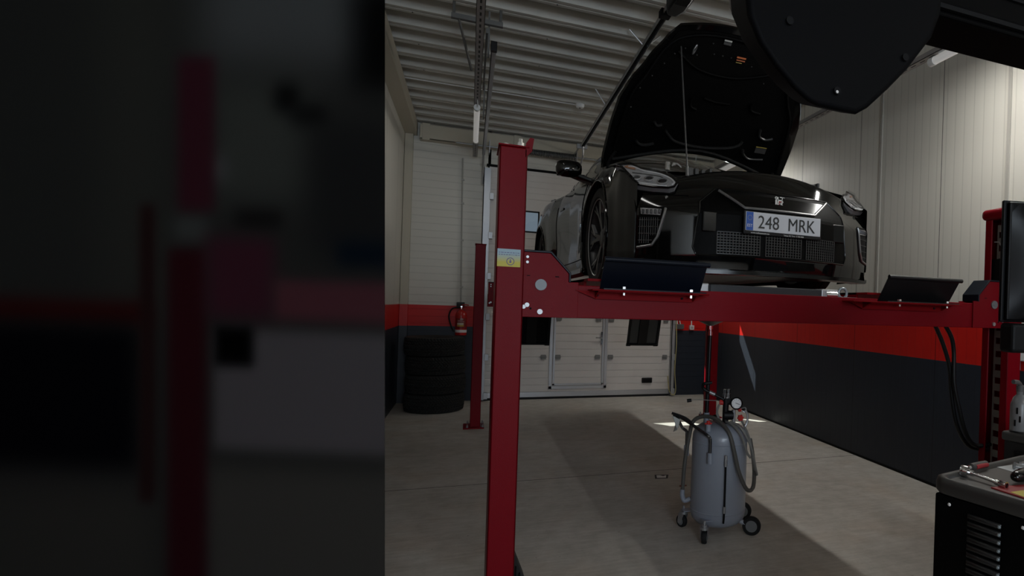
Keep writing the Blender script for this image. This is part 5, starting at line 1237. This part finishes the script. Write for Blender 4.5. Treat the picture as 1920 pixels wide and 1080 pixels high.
# soft print: blurred rectangles blended over a dark ground; u from the left edge, v from the floor, metres on the cloth
def lin(c): c /= 255; return c / 12.92 if c < .04045 else ((c + .055) / 1.055) ** 2.4
INKK = 2.4
PRINT = [
    (.43, .85, 1.95, 2.40, .065, (33, 34, 34)), (.45, .66, 1.68, 1.92, .045, (25, 26, 24)), (.23, .37, 1.45, 2.25, .065, (20, 20, 18)),
    (.45, .49, 1.72, 1.77, .020, (33, 33, 33)), (.38, .45, 1.60, 1.65, .020, (27, 28, 27)),
    (.46, .85, 1.19, 1.43, .016, (37, 35, 36)), (.44, .85, .90, 1.16, .030, (27, 26, 24)), (-.1, .34, .80, 1.10, .045, (22, 21, 19)),
    (-.1, .33, 1.43, 1.475, .020, (21, 3, 3)), (-.1, .31, 1.14, 1.43, .026, (2, 2, 3)),
    (.31, .34, 1.08, 1.67, .012, (14, 6, 6)),
    (.388, .462, 1.66, 1.965, .014, (24, 8, 12)), (.368, .446, .80, 1.585, .014, (19, 4, 6)),
    (.446, .585, 1.45, 1.61, .022, (26, 10, 15)), (.585, .85, 1.45, 1.53, .015, (36, 18, 21)),
    (.462, .542, 1.355, 1.435, .012, (1, 1, 1)),
    (.655, .85, 1.57, 1.84, .040, (11, 11, 11)), (.585, .635, 1.86, 1.915, .020, (2, 2, 2)), (.62, .69, 1.835, 1.875, .020, (5, 5, 5)), (.505, .60, 1.63, 1.665, .018, (7, 6, 6)),
    (.74, .86, 1.90, 2.12, .035, (2, 2, 2)), (.71, .85, 1.56, 1.61, .018, (3, 6, 10))]
def inked(u, v):
    c = [16, 16, 15]
    for u0, u1, v0, v1, sf, col in PRINT:
        a = .25 * (math.erf((u - u0) / sf) - math.erf((u - u1) / sf)) * (math.erf((v - v0) / sf) - math.erf((v - v1) / sf))
        for k in range(3): c[k] = c[k] * (1 - a) + col[k] * a
    return c
bm = bmesh.new(); lay = bm.verts.layers.float_color.new('print'); rows = []
NU, NV = 110, 200
for j in range(NV + 1):
    v = lerp(.10, Hb, j / NV); row = []
    for i in range(NU + 1):
        u = Wb * i / NU; q = bm.verts.new(bp3(u, v)); c = inked(u, v); q[lay] = (*[min(1, lin(x) * INKK) for x in c], 1); row.append(q)
    rows.append(row)
for a, b in zip(rows, rows[1:]):
    for i in range(NU): bm.faces.new((a[i], a[i + 1], b[i + 1], b[i]))
ext = bmesh.ops.extrude_face_region(bm, geom=bm.faces[:])
bmesh.ops.translate(bm, verts=[g for g in ext['geom'] if isinstance(g, bmesh.types.BMVert)], vec=nrm * .003)
pm = D.materials.new('blurred_strip_print'); pm.use_nodes = True; nt = pm.node_tree; b = nt.nodes['Principled BSDF']; an = nt.nodes.new('ShaderNodeVertexColor'); an.layer_name = 'print'
nt.links.new(an.outputs[0], b.inputs['Base Color']); b.inputs['Roughness'].default_value = 1.0; b.inputs['Specular IOR Level'].default_value = 0.0
mb_ = MB(); mb_.bm.free(); mb_.bm = bm; build('stand_in_cloth', mb_, pm, bn, world=True, label='made-up dark cloth carrying the blurred strip as its print')
def bbox3(u0, u1, v0, v1, o0, o1):
    mm = MB(); mm.prism([bp3(u0, v0, o0), bp3(u1, v0, o0), bp3(u1, v1, o0), bp3(u0, v1, o0)], tuple(nrm * (o1 - o0))); return mm
build('top_bar', bbox3(0, Wb, Hb - .012, Hb + .012, -.008, .012), BLACK, bn, world=True)
mm = MB(); a, c = PL + ux * .02, PR + ux * .02
mm.prism([a - nrm * .05, c - nrm * .05, c + nrm * .12, a + nrm * .12], (0, 0, .11)); build('base_cassette', mm, BLACK, bn, world=True, bevel=.012)
mm = MB(); mm.cyl(tuple(PL + ux * (Wb / 2 - .06) + nrm * .03 + V(0, 0, .1)), tuple(bp3(Wb / 2, Hb, .02)), .012, n=12); build('support_pole', mm, STEEL, bn, world=True, sm=True)

# ================================================================ light
LEDB.inputs['Emission Strength'].default_value = .16
w = D.worlds.new('sky'); SC.world = w; w.use_nodes = True
bg = w.node_tree.nodes['Background']; bg.inputs[0].default_value = (.70, .82, 1.0, 1); bg.inputs[1].default_value = .22
sd = D.lights.new('sun', 'SUN'); sd.energy = 11; sd.angle = .009; sd.color = (1, .96, .90)
so = D.objects.new('sun', sd); COL.objects.link(so)
so.rotation_euler = V(.80, -1.0, -1.19).to_track_quat('-Z', 'Y').to_euler(); so.location = (-3, 14, 9)
gd = D.lights.new('gate_daylight', 'AREA'); gd.shape = 'RECTANGLE'; gd.size = 2.7; gd.size_y = 2.15; gd.energy = 165; gd.color = (.76, .88, 1.0)
go = D.objects.new('gate_daylight', gd); COL.objects.link(go); go.location = (.85, YF - .10, 2.425); go.rotation_euler = (R(90), 0, 0)

# ================================================================ camera
f, px, py, rl, yaw = 1090.0, 1320.0, 578.5, .033, math.atan(440 / 1090)
cd = D.cameras.new('camera'); co = D.objects.new('camera', cd); COL.objects.link(co); SC.camera = co
cd.sensor_width = 36; cd.sensor_fit = 'HORIZONTAL'; cd.lens = f / 1920 * 36; cd.shift_x = (960 - px) / 1920; cd.shift_y = (py - 540) / 1920; cd.clip_start = .05
Fw = V(math.sin(yaw), math.cos(yaw), 0); Rt = V(math.cos(yaw), -math.sin(yaw), 0); Up = V(0, 0, 1)
cxv = Rt * math.cos(rl) + Up * math.sin(rl); cyv = Up * math.cos(rl) - Rt * math.sin(rl); czv = -Fw
co.matrix_world = Matrix(((cxv.x, cyv.x, czv.x, 0), (cxv.y, cyv.y, czv.y, 0), (cxv.z, cyv.z, czv.z, 1.5), (0, 0, 0, 1)))
SC.view_settings.view_transform = 'Standard'; SC.view_settings.look = 'None'; SC.view_settings.gamma = 1; SC.view_settings.exposure = 0.0
SC.cycles.max_bounces = 8; SC.cycles.diffuse_bounces = 4; SC.cycles.glossy_bounces = 4; SC.cycles.transparent_max_bounces = 12
SC.cycles.sample_clamp_indirect = 6
